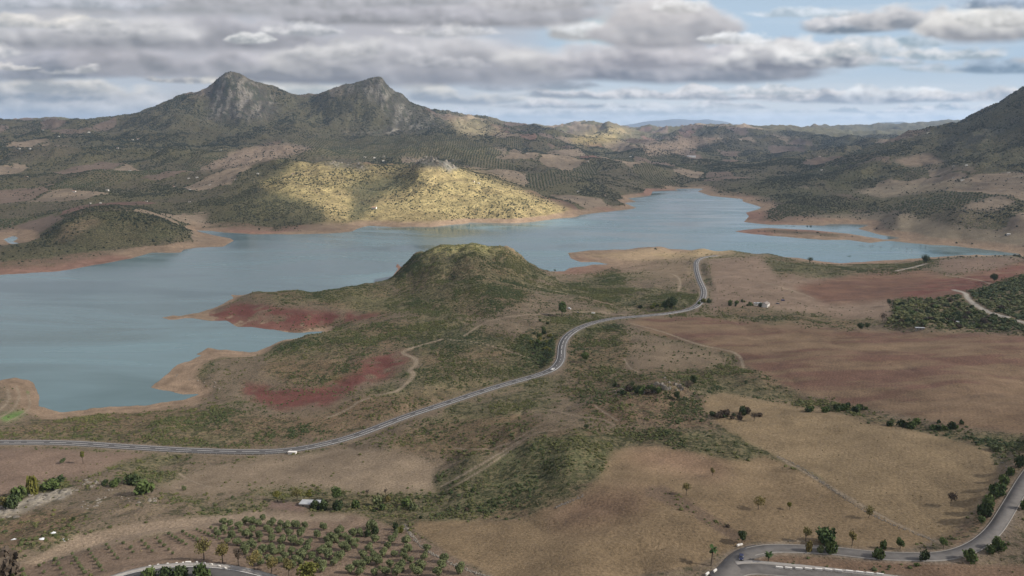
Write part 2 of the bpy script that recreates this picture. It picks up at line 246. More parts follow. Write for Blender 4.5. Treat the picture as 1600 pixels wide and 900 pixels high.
# colour, vegetation density, soft edge px, outline, (nearest, farthest) distance
TAN=(.195,.145,.088); BRN=(.155,.106,.070); RED=(.13,.052,.044); REDF=(.145,.082,.058); OLV=(.102,.082,.050); GRN=(.074,.070,.038); DKG=(.036,.044,.024); PALE=(.30,.24,.115); ROCK=(.155,.145,.128); BANK=(.215,.155,.108); GREY=(.13,.115,.095)
N, Ff = (0, 1750), (1700, 60000)
PAINT = [
 (BRN,.0,3,[(975,500),(1020,495),(1100,494),(1200,503),(1330,516),(1440,519),(1540,519),(1660,528),(1660,685),(1500,668),(1400,645),(1330,635),(1240,612),(1160,570),(1150,555),(1090,538),(1020,522)],N,'plough'),
 (TAN,.0,2,[(1085,620),(1130,612),(1240,632),(1330,650),(1420,668),(1540,700),(1560,740),(1530,790),(1480,845),(1440,838),(1350,790),(1270,740),(1210,712),(1190,700),(1150,690),(1110,650)],N,'field'),
 ((.19,.138,.084),.0,2,[(950,705),(1000,695),(1060,700),(1140,718),(1200,712),(1270,745),(1350,795),(1460,845),(1400,858),(1250,850),(1180,848),(1120,870),(1090,885),(1000,900),(850,920),(780,905),(700,868),(640,825),(650,815),(760,812),(830,805),(900,775),(925,755)],N,'field'),
 ((.175,.115,.078),.0,18,[(850,805),(920,772),(1010,765),(1020,790),(950,815),(870,825)],N,'field'),
 ((.20,.13,.088),.0,14,[(960,708),(1060,702),(1150,730),(1120,745),(1000,725)],N,'field'),
 ((.20,.155,.11),.02,5,[(430,715),(520,705),(580,698),(660,715),(685,730),(680,770),(560,772),(480,760),(300,775),(240,760),(330,730)],N,'field'),
 ((.175,.125,.095),.03,3,[(-50,700),(100,702),(200,706),(230,710),(150,735),(90,752),(30,775),(-50,790)],N,'field'),
 ((.165,.12,.088),.02,4,[(40,920),(20,885),(250,835),(420,800),(560,795),(640,830),(780,920)],N,'field'),
 ((.215,.165,.12),.0,2,[(30,880),(120,835),(300,806),(400,800),(535,801),(545,812),(420,815),(250,832),(60,880)],N,'field'),
 ((.15,.105,.085),.0,2,[(418,784),(480,786),(482,797),(420,797)],N,'field'),
 ((.185,.135,.10),.04,4,[(1110,405),(1200,397),(1240,430),(1300,440),(1400,465),(1390,500),(1200,500),(1110,488),(1112,450)],N,'field'),
 (REDF,.0,4,[(1240,448),(1350,424),(1440,420),(1510,440),(1470,470),(1400,468),(1290,475)],N,'plough'),
 ((.13,.055,.045),.0,4,[(1400,455),(1500,430),(1600,408),(1640,425),(1500,462),(1430,468)],N,'plough'),
 ((.17,.12,.09),.05,3,[(1460,405),(1540,400),(1600,402),(1560,420),(1480,428)],N,'field'),
 ((.125,.095,.062),.75,4,[(1400,470),(1500,462),(1640,415),(1660,525),(1560,514),(1380,512),(1395,490)],N,'orchard'),
 (GRN,.5,5,[(1190,400),(1290,405),(1420,412),(1470,405),(1420,425),(1300,428),(1215,430)],N,'scrub'),
 (OLV,.35,5,[(1230,488),(1380,505),(1330,514),(1200,502),(1110,492),(1140,478),(1200,482)],N,'scrub'),
 ((.088,.076,.042),.70,6,[(640,385),(700,374),(760,377),(810,398),(845,425),(820,470),(760,490),(690,500),(640,480),(610,440)],N,'scrub'),
 ((.15,.135,.06),.45,6,[(650,375),(760,372),(820,398),(830,415),(780,400),(700,395),(660,400)],N,'scrub'),
 ((.115,.10,.055),.4,6,[(380,455),(500,450),(600,440),(640,480),(600,490),(480,475),(400,470)],N,'scrub'),
 (RED,.08,4,[(320,488),(370,472),(460,482),(530,488),(620,490),(560,503),(505,512),(440,524),(380,514),(340,504)],N,'bare'),
 ((.105,.085,.05),.6,6,[(430,530),(500,516),(560,504),(640,500),(720,488),(700,520),(620,545),(540,560),(440,560)],N,'scrub'),
 (DKG,.6,6,[(600,530),(700,515),(790,520),(820,560),(760,590),(680,590),(660,560),(640,545)],N,'scrub'),
 ((.12,.095,.06),.45,5,[(660,545),(760,540),(850,520),(870,545),(850,575),(740,595),(660,600)],N,'scrub'),
 (RED,.12,5,[(540,572),(600,550),(645,553),(610,590),(560,608),(510,635),(440,642),(380,620),(380,600),(430,605),(490,605)],N,'bare'),
 ((.13,.11,.05),.35,6,[(430,560),(520,560),(570,575),(520,600),(450,600),(410,580)],N,'scrub'),
 ((.17,.135,.08),.25,6,[(500,650),(560,620),(680,605),(760,590),(780,600),(640,645),(520,680),(440,685),(400,660)],N,'scrub'),
 (OLV,.55,5,[(-50,690),(60,655),(170,642),(330,638),(440,655),(500,670),(450,692),(380,700),(200,690),(60,685)],N,'scrub'),
 (GRN,.6,5,[(880,520),(960,500),(990,540),(975,575),(940,600),(890,592),(882,560),(890,540)],N,'scrub'),
 (GRN,.95,4,[(815,525),(880,500),(905,488),(900,505),(872,530),(868,570),(820,588),(790,572)],N,'scrub'),
 ((.17,.13,.09),.12,6,[(980,540),(1060,535),(1130,560),(1110,575),(990,575)],N,'field'),
 (OLV,.5,6,[(860,610),(900,598),(1000,580),(1100,575),(1160,570),(1250,615),(1250,632),(1130,605),(1000,600),(900,625)],N,'scrub'),
 ((.10,.098,.05),.50,6,[(735,770),(760,720),(850,675),(940,665),(960,695),(925,755),(900,775),(830,805),(760,812),(700,800)],N,'scrub'),
 ((.13,.12,.06),.30,6,[(600,690),(700,650),(800,640),(850,660),(800,690),(740,720),(690,710),(640,705)],N,'scrub'),
 (GRN,.6,4,[(940,680),(1020,668),(1090,668),(1150,680),(1185,705),(1170,720),(1110,712),(1010,692),(960,702)],N,'scrub'),
 ((.10,.075,.055),.45,6,[(940,610),(1050,600),(1100,610),(1100,650),(1150,690),(1040,665),(960,665),(900,640)],N,'scrub'),
 (GRN,.7,3,[(1235,622),(1300,628),(1420,660),(1500,675),(1660,690),(1660,712),(1540,700),(1400,665),(1300,645),(1230,632)],N,'scrub'),
 (OLV,.55,5,[(520,770),(640,775),(650,815),(620,830),(560,800),(470,795)],N,'scrub'),
 (GRN,.8,3,[(-50,780),(0,775),(60,755),(100,748),(110,758),(60,770),(0,802),(-50,820)],N,'scrub'),
 ((.34,.30,.24),.0,3,[(-20,800),(30,780),(80,762),(120,764),(100,778),(40,800),(-10,815)],N,'rock'),
 ((.11,.09,.06),.35,5,[(-50,815),(60,800),(140,800),(110,835),(30,860),(-50,880)],N,'scrub'),
 ((.14,.10,.07),.15,3,[(1010,762),(1040,758),(1070,778),(1130,815),(1180,845),(1150,850),(1080,805),(1005,775)],N,'field'),
 ((.18,.135,.085),.25,5,[(1470,850),(1540,800),(1600,700),(1640,690),(1600,750),(1550,830),(1500,862)],N,'scrub'),
 ((.165,.11,.075),.1,4,[(1180,868),(1400,876),(1660,885),(1660,930),(1400,900),(1210,886),(1180,880)],N,'field'),
 ((.10,.17,.05),.02,3,[(0,650),(45,640),(48,612),(38,600),(46,625),(36,650),(10,660)],N,'grass'),
 ((.23,.175,.105),.05,3,[(888,398),(950,395),(1000,380),(1060,374),(1130,383),(1180,388),(1100,402),(960,412),(900,408)],N,'field'),
 ((.165,.125,.085),.08,5,[(890,415),(960,412),(1080,405),(1085,440),(1000,430),(920,430)],N,'field'),
 (GRN,.7,5,[(900,440),(960,415),(975,440),(1000,460),(1060,452),(1090,470),(1070,485),(980,480),(920,470),(860,450)],N,'scrub'),
 # beyond the water
 (DKG,.8,4,[(0,395),(60,360),(100,335),(170,312),(230,325),(290,345),(300,362),(240,380),(130,395),(0,412)],(1300,2150),'wood'),
 ((.16,.125,.08),.35,4,[(100,350),(150,335),(160,345),(110,375),(80,385)],(1300,2150),'wood'),
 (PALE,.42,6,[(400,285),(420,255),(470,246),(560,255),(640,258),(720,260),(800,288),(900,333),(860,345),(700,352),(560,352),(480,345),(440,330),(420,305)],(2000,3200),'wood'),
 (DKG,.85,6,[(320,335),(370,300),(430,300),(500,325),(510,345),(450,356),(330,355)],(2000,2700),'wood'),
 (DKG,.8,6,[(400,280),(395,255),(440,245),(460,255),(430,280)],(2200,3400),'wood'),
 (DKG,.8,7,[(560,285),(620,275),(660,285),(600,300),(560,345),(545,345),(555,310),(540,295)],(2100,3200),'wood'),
 (ROCK,.15,3,[(642,252),(655,245),(700,245),(722,262),(700,268),(690,262),(655,262)],(2200,3200),'rock'),
 (ROCK,.2,3,[(500,252),(560,256),(580,264),(560,266),(510,258)],(2200,3200),'rock'),
 ((.062,.062,.042),.9,8,[(120,212),(300,195),(700,200),(790,225),(720,222),(600,214),(440,216),(380,234),(300,250),(180,245),(120,232)],(3400,6500),'wood'),
 ((.075,.07,.052),.8,8,[(180,200),(300,150),(480,150),(640,150),(700,200),(720,215),(400,220),(200,215)],(4800,8000),'wood'),
 ((.19,.17,.145),.2,5,[(322,188),(328,150),(338,122),(365,112),(400,128),(425,145),(440,180),(400,190)],(4800,8000),'rock'),
 ((.175,.16,.14),.32,6,[(500,146),(560,120),(605,120),(640,150),(700,200),(650,212),(620,200),(590,165),(560,145)],(4800,8000),'rock'),
 ((.26,.23,.19),.1,4,[(535,206),(590,206),(610,198),(650,205),(620,212),(540,211)],(4800,8000),'rock'),
 ((.30,.25,.15),.2,6,[(700,188),(745,188),(790,205),(760,214),(720,210)],(4800,8500),'field'),
 ((.15,.13,.09),.95,4,[(440,218),(600,212),(720,212),(790,238),(760,252),(640,246),(480,243)],(3400,5400),'rows'),
 ((.19,.145,.11),.08,3,[(380,232),(450,225),(500,230),(420,252),(360,262),(300,268),(340,250)],(3000,5600),'field'),
 ((.046,.052,.038),.85,8,[(1380,240),(1450,205),(1660,120),(1660,290),(1560,260),(1450,262)],(2000,5000),'wood'),
 ((.12,.115,.10),.4,8,[(1460,225),(1540,200),(1600,175),(1600,195),(1520,225),(1480,235)],(2000,5000),'rock'),
 ((.19,.155,.11),.06,3,[(1330,300),(1400,285),(1510,282),(1525,292),(1440,302),(1380,310)],(1700,4200),'field'),
 ((.19,.15,.11),.06,3,[(1495,325),(1560,305),(1590,312),(1560,330)],(1700,4200),'field'),
 ((.185,.14,.10),.06,3,[(1390,250),(1450,238),(1480,255),(1420,262)],(1700,5200),'field'),
 (DKG,.85,5,[(1290,270),(1370,250),(1420,265),(1400,275),(1320,300),(1290,290)],(1700,5200),'wood'),
 (DKG,.85,5,[(1130,290),(1200,280),(1330,310),(1400,325),(1330,330),(1200,315)],(1700,5200),'wood'),
 ((.17,.14,.10),.1,5,[(1200,340),(1400,330),(1500,355),(1660,370),(1660,392),(1450,378),(1380,365),(1250,350)],(1500,2600),'field'),
 ((.026,.032,.03),.85,6,[(1180,204),(1330,194),(1540,180),(1500,215),(1400,235),(1300,235),(1250,215)],(6500,14000),'wood'),
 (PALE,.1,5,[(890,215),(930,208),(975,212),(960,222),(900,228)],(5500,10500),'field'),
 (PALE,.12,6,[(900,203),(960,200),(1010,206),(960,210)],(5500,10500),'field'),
 ((.24,.18,.13),.1,5,[(1000,225),(1080,215),(1150,212),(1060,240),(1010,245)],(4500,10500),'field'),
]
KINDS = {'plough':0,'field':1,'scrub':2,'orchard':3,'bare':4,'rock':5,'grass':6,'wood':7,'rows':8,'tree':9}
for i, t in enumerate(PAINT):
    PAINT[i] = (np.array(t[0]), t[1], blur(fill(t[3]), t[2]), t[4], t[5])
FIELDM = np.zeros((RH, RW), np.float32)
for _t in PAINT:
    if _t[4] in ('field', 'plough') and _t[3] == N: FIELDM = np.maximum(FIELDM, _t[2])
FIELDM = blur(FIELDM, 5)
# roads: world polylines (filled below once the ground is known); each carries (xy, z, half width)
ROADS = []
def height0(x, y):
    a = np.arctan2(x, y); r = np.hypot(x, y); l = np.log(np.maximum(r, 40))
    h = lerp2(HB, GA, GL, np.clip(a, -1.2, 1.2), l)
    fm_ = (np.abs(a) < .72) & (l > FL[0]) & (l < FL[-1])
    bl = sstep(0, .03, np.minimum.reduce([.72 - np.abs(a), l - FL[0], FL[-1] - l])) * fm_
    h = h * (1 - bl) + lerp2(HF, FA, FL, np.clip(a, -.72, .72), np.clip(l, FL[0], FL[-1])) * bl
    s = shore(x, y)
    nearf = 1 - sstep(1300, 2200, r)
    amp = 1.6 * nearf + (1 - nearf) * np.clip(3 + (h - 20) * 0.09, 2, 34)
    fields = nearf
    qx, qy = project(x, y, h); fm = FIELDM[np.clip((qy + 20).astype(int), 0, RH - 1), np.clip((qx + 50).astype(int), 0, RW - 1)] * (y > 50) * nearf
    h = h + amp * (fbm(x / 260, y / 260, 3) * 1.0) * np.where(nearf > .5, 1.4, 1.0)
    # rolling foothills beyond the water
    lit = np.exp(-(((x + 420) / 700) ** 2 + ((y - 2600) / 560) ** 2)); far = sstep(2100, 2900, r) * (1 - sstep(11000, 14000, r)) * (1 - sstep(250, 420, h)) * sstep(25, 75, h) * (1 - .9 * lit)
    h = h + lit * (ridged(x / 240 + 1.7, y / 240, 4, .55) - .35) * np.clip((h - 12) * .25, 0, 20) * (1 - nearf)
    h = h + far * (ridged(x / 800 + 2.3, y / 900 + 1.1, 4, .5) - .25) * np.clip(34 + (r - 2200) * .018, 30, 115)
    rough = (1 - .85 * fm) * nearf * sstep(350, 450, r)
    h = h + rough * ((.22 - ridged(x / 115 + .3 * fbm(x / 60, y / 60, 2), y / 135 + 9, 4, .5)) * np.clip((h - 3) * .30, .4, 6.5) + fbm(x / 16, y / 16, 3) * .55)
    h = h + fm * fbm(x / 120 + 8, y / 120, 3) * 3.0 * sstep(350, 450, r)
    rg = ridged(x / 420 + 3, y / 420, 5, .55) - .35
    h = h + rg * (1 - .6 * sstep(520, 660, h)) * (1 - nearf) * np.clip((h - 60) * 0.09, 0, 34)
    h = h + fbm(x / 38, y / 38, 3) * (0.7 * nearf + (1 - nearf) * np.clip((h - 10) * 0.03, .8, 9))
    hi = (1 - nearf) * sstep(120, 330, h)
    h = h + hi * (ridged(x / 150 + 5 + .4 * fbm(x / 90, y / 90, 2), y / 260, 4, .6) - .3) * 17 * (1 - .75 * sstep(520, 660, h))
    g2 = ridged(x / 170 + 11, y / 170 + .5 * fbm(x / 120, y / 120, 2), 4, .55)
    h = h - np.clip(g2 - .15, 0, 1) * np.clip((h - 14) * .10, 0, 5) * nearf - np.clip(g2 - .1, 0, 1) * (1 - nearf) * np.clip((h - 25) * .12, 0, 16) * (1 - hi)
    hc = np.exp(-(((x + 75) / 170) ** 2 + ((y - 1330) / 150) ** 2))
    h = h + hc * ((.25 - ridged(x / 62 + 4, y / 80, 4, .55)) * 11 - 2)
    # shore ramp
    cap = np.where(s > 0, 0.32 * s + 0.15, 0)
    land = np.maximum(h * (1 - np.exp(-np.maximum(s, 0) / 22)), np.minimum(0.08 * np.maximum(s, 0), 1.8) + .05)
    land = np.where(s < 60, np.minimum(land, cap + np.maximum(land - cap, 0) * sstep(10, 60, s)), land)
    wet = np.maximum(-12.0, 0.22 * s - .05)
    return np.where(s > 0, land, wet)
def height(x, y):
    x = np.asarray(x, float); y = np.asarray(y, float)
    h = height0(x, y)
    for (bb, P, Z, hw) in ROADS:
        m = (x > bb[0]) & (x < bb[1]) & (y > bb[2]) & (y < bb[3])
        if not m.any(): continue
        xs = x[m]; ys = y[m]; best = np.full(xs.shape, 1e9); zb = np.zeros(xs.shape)
        for i in range(len(P) - 1):
            ex, ey = P[i + 1] - P[i]; L = ex * ex + ey * ey + 1e-9
            t = np.clip(((xs - P[i, 0]) * ex + (ys - P[i, 1]) * ey) / L, 0, 1)
            d = np.hypot(xs - P[i, 0] - t * ex, ys - P[i, 1] - t * ey)
            k = d < best; best = np.where(k, d, best); zb = np.where(k, Z[i] + (Z[i + 1] - Z[i]) * t, zb)
        f = 1 - sstep(hw + 2.0, hw + 16, best)
        h[m] = h[m] * (1 - f) + (zb - 0.35) * f
    return h
def ground(px, py, rmin=230, rmax=7500):
    """where the line of sight through a pixel meets the ground"""
    sx, sz = slopes(px, py)
    Y = np.geomspace(rmin, rmax, 1500); X = sx * Y; Z = CAMZ + sz * Y
    H = height(X, Y); k = np.argmax(H > Z)
    if not (H > Z).any(): k = len(Y) - 1
    k = max(k, 1)
    a = Z[k - 1] - H[k - 1]; b = H[k] - Z[k]; t = a / (a + b + 1e-9)
    y = Y[k - 1] + (Y[k] - Y[k - 1]) * t
    return float(sx * y), float(y), float(height(np.array([sx * y]), np.array([y]))[0])
def catmull(P, m=8):
    P = np.array(P, float); Q = np.vstack([2 * P[0] - P[1], P, 2 * P[-1] - P[-2]]); out = []
    for i in range(1, len(Q) - 2):
        for k in range(m):
            t = k / m
            out.append(0.5 * ((2 * Q[i]) + (-Q[i - 1] + Q[i + 1]) * t + (2 * Q[i - 1] - 5 * Q[i] + 4 * Q[i + 1] - Q[i + 2]) * t * t + (-Q[i - 1] + 3 * Q[i] - 3 * Q[i + 1] + Q[i + 2]) * t ** 3))
    out.append(P[-1]); return np.array(out)
def smooth(a, n):
    a = np.array(a, float)
    for _ in range(n):
        b = a.copy(); b[1:-1] = (a[:-2] + 2 * a[1:-1] + a[2:]) / 4; a = b
    return a
def road_path(pts, zs, hw, m=10):
    C = catmull(pts, m); zc = np.interp(np.linspace(0, 1, len(C)), np.linspace(0, 1, len(zs)), zs) if zs is not None else None
    XY = []; Z = []
    for i, (px, py) in enumerate(C):
        if zc is not None:
            X, Y = at_z(px, py, zc[i]); z = zc[i]
        else:
            X, Y, z = ground(px, py)
        XY.append((X, Y)); Z.append(z)
    XY = smooth(XY, 3); Z = smooth(Z, 30 if zs is None else 6)
    bb = (XY[:, 0].min() - hw - 18, XY[:, 0].max() + hw + 18, XY[:, 1].min() - hw - 18, XY[:, 1].max() + hw + 18)
    return (bb, XY, Z, hw)
MAIN = road_path([(-160,686),(-60,690),(0,691),(60,691),(120,692.5),(200,698),(300,703.5),(400,706),(455,703),(510,693),(560,679),(630,652),(700,629),(770,606),(830,589),(862,578),(876,562),(878,540),(888,523),(915,508),(955,498),(1000,494),(1040,490),(1078,483),(1095,471),(1100,455),(1093,438),(1088,420),(1089,408),(1100,402),(1122,399)],
 [16,16,17,17,17,17,20,22,24,25,26,28,30,32,33,35.5,37,37.5,37.5,37,35,33.5,32,29,27,24,21,18,16,15,15], 4.6)
LOOP = road_path([(1760,560),(1690,640),(1640,700),(1605,745),(1578,790),(1552,830),(1520,855),(1480,868),(1430,870),(1360,867),(1300,860),(1240,857),(1195,857),(1170,863)],
 [90,88,86,84.5,82,80.5,79.5,79,78.8,78.5,78.2,78,78,78], 3.2)
FRONT = road_path([(1640,935),(1500,925),(1400,912),(1290,899),(1220,892),(1160,888),(1130,905),(1060,925),(950,950)],
 [80,79.5,79,78.6,78.3,78,77.8,77.5,77], 4.0)
LINK = road_path([(1190,859),(1168,864),(1150,876),(1140,889),(1120,905)], [78,78,78,78,77.8], 4.2)
CURVE = road_path([(100,945),(160,917),(220,898),(285,892),(350,896),(410,910),(470,930),(560,950)], [67,67,67.5,68,68,68,68,68], 4.2)
ROADS += [MAIN, LOOP, FRONT, LINK, CURVE]

# ------------------------------------------------------------------ land cover of the ground
TRACKS = []      # dirt tracks drawn as worn bare strips: (points px, half width m, colour)
for pts, hw in (([(725,525),(760,503),(800,494)],1.1),([(800,494),(850,490),(880,489),(930,487),(980,493)],1.4),
    ([(690,530),(640,545),(630,552),(648,560),(650,570),(640,578),(646,585),(635,600),(618,612)],2.0),
    ([(618,612),(585,618)],1.2),([(578,622),(560,628),(548,637),(525,648),(512,652)],1.3),
    ([(1215,713),(1270,745),(1330,780),(1400,818),(1470,848)],1.0),
    ([(690,760),(730,738),(770,715),(810,690)],1.0),([(700,765),(760,730),(830,680),(870,672)],.8),
    ([(985,505),(1040,520),(1090,538),(1150,552),(1162,575)],1.2),
    ([(1060,455),(1063,440),(1050,428),(1010,424),(960,420)],1.3),
    ([(1190,440),(1250,458),(1270,466)],1.3),
    ([(1170,868),(1220,848),(1260,845)],1.0),
    ([(280,740),(300,752),(330,762)],.7),
    ([(1490,453),(1508,458),(1512,466),(1525,477),(1545,488),(1570,495),(1600,504),(1660,518)],2.5),
    ([(1402,423),(1425,418),(1447,412)],2.5),([(1475,430),(1500,433),(1530,438),(1560,447)],1.6),
    ([(0,652),(20,640),(30,620),(26,604)],.8),([(0,640),(14,625),(12,608)],.8),([(10,660),(44,640),(44,615)],.6),
    ([(860,640),(900,650),(940,655),(960,664)],.7),([(930,635),(950,648),(965,658)],.6),([(975,560),(985,575),(1000,582)],.7),
    ([(710,700),(760,702),(800,690),(850,660)],.6),([(830,445),(870,455),(930,470),(990,483)],.8),([(700,530),(760,538),(830,560)],.6)):
    C = catmull(pts, 6); G = np.array([ground(a, b)[:2] for a, b in C]); TRACKS.append((smooth(G, 1), hw))

def cover(x, y, z):
    """albedo, vegetation density and kind index for ground points"""
    r = np.hypot(x, y); s = shore(x, y)
    n1 = fbm(x / 90, y / 90, 4); n2 = fbm(x / 22 + 40, y / 22, 4); n3 = fbm(x / 6, y / 6 + 70, 3)
    near = 1 - sstep(1500, 2000, r)
    # patchwork of small holdings on the far hills
    wx = x + 60 * fbm(x / 240, y / 240 + 11, 3); wy = .55 * (y + 60 * fbm(x / 240 + 31, y / 240, 3))
    best = np.full(x.shape, 1e9); best2 = best.copy(); idn = np.zeros(x.shape); cs = 190.0
    cx = np.floor(wx / cs); cy = np.floor(wy / cs)
    for ox in (-1, 0, 1):
        for oy in (-1, 0, 1):
            ax = (cx + ox).astype(np.int64); ay = (cy + oy).astype(np.int64)
            jx = (ax + _P[ax & 255, ay & 255]) * cs; jy = (ay + _P[(ax + 91) & 255, (ay + 37) & 255]) * cs
            d = (wx - jx) ** 2 + (wy - jy) ** 2; k = d < best; best2 = np.where(k, best, np.minimum(best2, d))
            best = np.where(k, d, best); idn = np.where(k, _P[(ax + 13) & 255, (ay + 57) & 255], idn)
    pcol = np.zeros(x.shape + (3,)); pveg = np.zeros(x.shape); pk = np.zeros(x.shape, int)
    for lo, hi, c, v, k in ((0,.14,(.20,.155,.112),.05,1),(.14,.28,(.135,.10,.078),.10,1),(.28,.46,(.12,.098,.075),.8,8),(.46,.66,(.085,.070,.054),.6,7),(.66,.86,(.046,.048,.034),1.0,7),(.86,.90,(.13,.078,.062),.15,1),(.90,1.01,(.105,.088,.062),.5,7)):
        m = (idn >= lo) & (idn < hi); pcol[m] = c; pveg[m] = v; pk[m] = k
    hedge = (np.sqrt(best2) - np.sqrt(best) < 13) & (n2 > -.25); pveg[hedge] = 1.0; pk[hedge] = 7; pcol[hedge] = (.06,.06,.04)
    mot = sstep(-.1, .4, fbm(x / 120 + 70, y / 120, 5))[..., None]; pcol = pcol * (1 - .45 * mot) + np.array((.072,.060,.048)) * .45 * mot; pveg = np.clip(pveg + .25 * mot[..., 0] * (pk == 7), 0, 1)
    base = np.array((.155,.120,.086)) + 0 * x[..., None]
    g = sstep(-.05, .35, n1 + n2 * .5)[..., None]
    base = base * (1 - g * .75) + np.array((.095,.092,.048)) * g * .75
    veg = .15 + .35 * g[..., 0]; kind = np.full(x.shape, 2)
    col = base * near[..., None] + pcol * (1 - near)[..., None]
    veg = veg * near + pveg * (1 - near); kind = np.where(near > .5, kind, pk)
    px, py = project(x, y, z)
    jx = px + 5 * fbm(x / 30 + 9, y / 30, 3) * np.clip(700 / r, .3, 1.3); jy = py + 4 * fbm(x / 30, y / 30 + 19, 3) * np.clip(600 / r, .25, 1.2)
    ix = np.clip((jx + 50).astype(int), 0, RW - 1); iy = np.clip((jy + 20).astype(int), 0, RH - 1)
    okv = (y > 50) & (px > -50) & (px < 1650) & (py > -20) & (py < 920)
    AX, AY, AZ, A1, A2, A3 = x, y, z, n1, n2, n3
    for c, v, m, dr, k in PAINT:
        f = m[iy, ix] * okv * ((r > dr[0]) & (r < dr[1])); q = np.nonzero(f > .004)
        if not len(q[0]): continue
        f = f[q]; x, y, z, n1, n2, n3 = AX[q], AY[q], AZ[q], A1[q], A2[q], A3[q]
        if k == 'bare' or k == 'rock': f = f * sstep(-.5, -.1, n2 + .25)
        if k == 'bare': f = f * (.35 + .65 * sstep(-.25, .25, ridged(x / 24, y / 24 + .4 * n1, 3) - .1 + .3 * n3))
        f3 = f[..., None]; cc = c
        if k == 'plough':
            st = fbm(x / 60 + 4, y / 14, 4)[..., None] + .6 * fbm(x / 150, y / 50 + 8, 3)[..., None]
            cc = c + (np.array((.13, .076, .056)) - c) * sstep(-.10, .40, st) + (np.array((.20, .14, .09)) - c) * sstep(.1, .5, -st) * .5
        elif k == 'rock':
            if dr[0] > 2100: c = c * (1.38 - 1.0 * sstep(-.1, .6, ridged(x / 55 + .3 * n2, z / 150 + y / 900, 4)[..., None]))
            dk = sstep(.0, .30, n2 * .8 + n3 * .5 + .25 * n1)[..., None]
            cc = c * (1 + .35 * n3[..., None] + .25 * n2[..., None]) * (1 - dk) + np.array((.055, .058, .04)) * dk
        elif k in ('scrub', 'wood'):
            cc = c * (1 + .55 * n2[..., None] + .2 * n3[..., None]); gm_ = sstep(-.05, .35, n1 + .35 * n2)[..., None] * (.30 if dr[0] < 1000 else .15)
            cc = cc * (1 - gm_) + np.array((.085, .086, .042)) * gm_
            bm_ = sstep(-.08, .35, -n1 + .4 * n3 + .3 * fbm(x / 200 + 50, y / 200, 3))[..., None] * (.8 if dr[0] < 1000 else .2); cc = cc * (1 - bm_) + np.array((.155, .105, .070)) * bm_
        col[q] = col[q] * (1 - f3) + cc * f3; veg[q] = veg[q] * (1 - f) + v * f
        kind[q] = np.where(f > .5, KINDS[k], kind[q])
    x, y, z, n1, n2, n3 = AX, AY, AZ, A1, A2, A3
    # bare drawdown band round the reservoir, with strand lines
    bz = 11 + 3 * n1 + np.where(r < 1300, -7, 0); redb = sstep(.1, .4, fbm(x / 300 + 2.2, y / 300, 2))
    f = (1 - sstep(bz - 2, bz + 1, z)) * (s < 120) * (z > -2)
    f = f * (1 - .55 * sstep(25, 70, s)); f = np.maximum(f, 1 - sstep(2, 6, s)) * (s < 130)
    strand = 1 + .08 * np.sin(z * 5.2 + n2 * 3) * (f > 0)
    bc = np.array(BANK)[None] * (1 - redb[..., None]) + np.array((.20,.12,.09)) * redb[..., None]
    bc = bc * strand[..., None] * (1 + .2 * n3[..., None])
    isred = (kind == 4) | (kind == 6); f = np.where(isred, f * .15, f)
    col = col * (1 - f[..., None]) + bc * f[..., None]; veg = veg * (1 - f) ; kind = np.where((f > .5) & ~isred, 4, kind)
    for P, hw in TRACKS:
        bb = (P[:, 0].min() - 9, P[:, 0].max() + 9, P[:, 1].min() - 9, P[:, 1].max() + 9)
        m = (x > bb[0]) & (x < bb[1]) & (y > bb[2]) & (y < bb[3])
        if not m.any(): continue
        xs = x[m]; ys = y[m]; bd = np.full(xs.shape, 1e9)
        for i in range(len(P) - 1):
            ex, ey = P[i + 1] - P[i]; L = ex * ex + ey * ey + 1e-9
            t = np.clip(((xs - P[i, 0]) * ex + (ys - P[i, 1]) * ey) / L, 0, 1)
            bd = np.minimum(bd, np.hypot(xs - P[i, 0] - t * ex, ys - P[i, 1] - t * ey))
        g = 1 - sstep(hw * .8, hw * 1.6, bd); col[m] = col[m] * (1 - g[:, None]) + (np.array((.225,.18,.13)) if hw < 2.5 else np.array((.32,.29,.25))) * g[:, None]
        veg[m] *= sstep(hw + 1, hw + (3 if hw < 2.5 else 6), bd)
    for bb, P, Z, hw in ROADS:
        m = (x > bb[0]) & (x < bb[1]) & (y > bb[2]) & (y < bb[3])
        if not m.any(): continue
        xs = x[m]; ys = y[m]; bd = np.full(xs.shape, 1e9)
        for i in range(0, len(P) - 1):
            ex, ey = P[i + 1] - P[i]; L = ex * ex + ey * ey + 1e-9
            t = np.clip(((xs - P[i, 0]) * ex + (ys - P[i, 1]) * ey) / L, 0, 1)
            bd = np.minimum(bd, np.hypot(xs - P[i, 0] - t * ex, ys - P[i, 1] - t * ey))
        g = 1 - sstep(hw + .5, hw + 3.5, bd)
        col[m] = col[m] * (1 - .6 * g[:, None]) + np.array((.21,.175,.14)) * .6 * g[:, None]
        veg[m] *= sstep(hw + 1.5, hw + 3.5, bd)
    col = col * (1 + .16 * n1[..., None] + .10 * n2[..., None])
    return np.clip(col, .01, .8), veg, kind, s

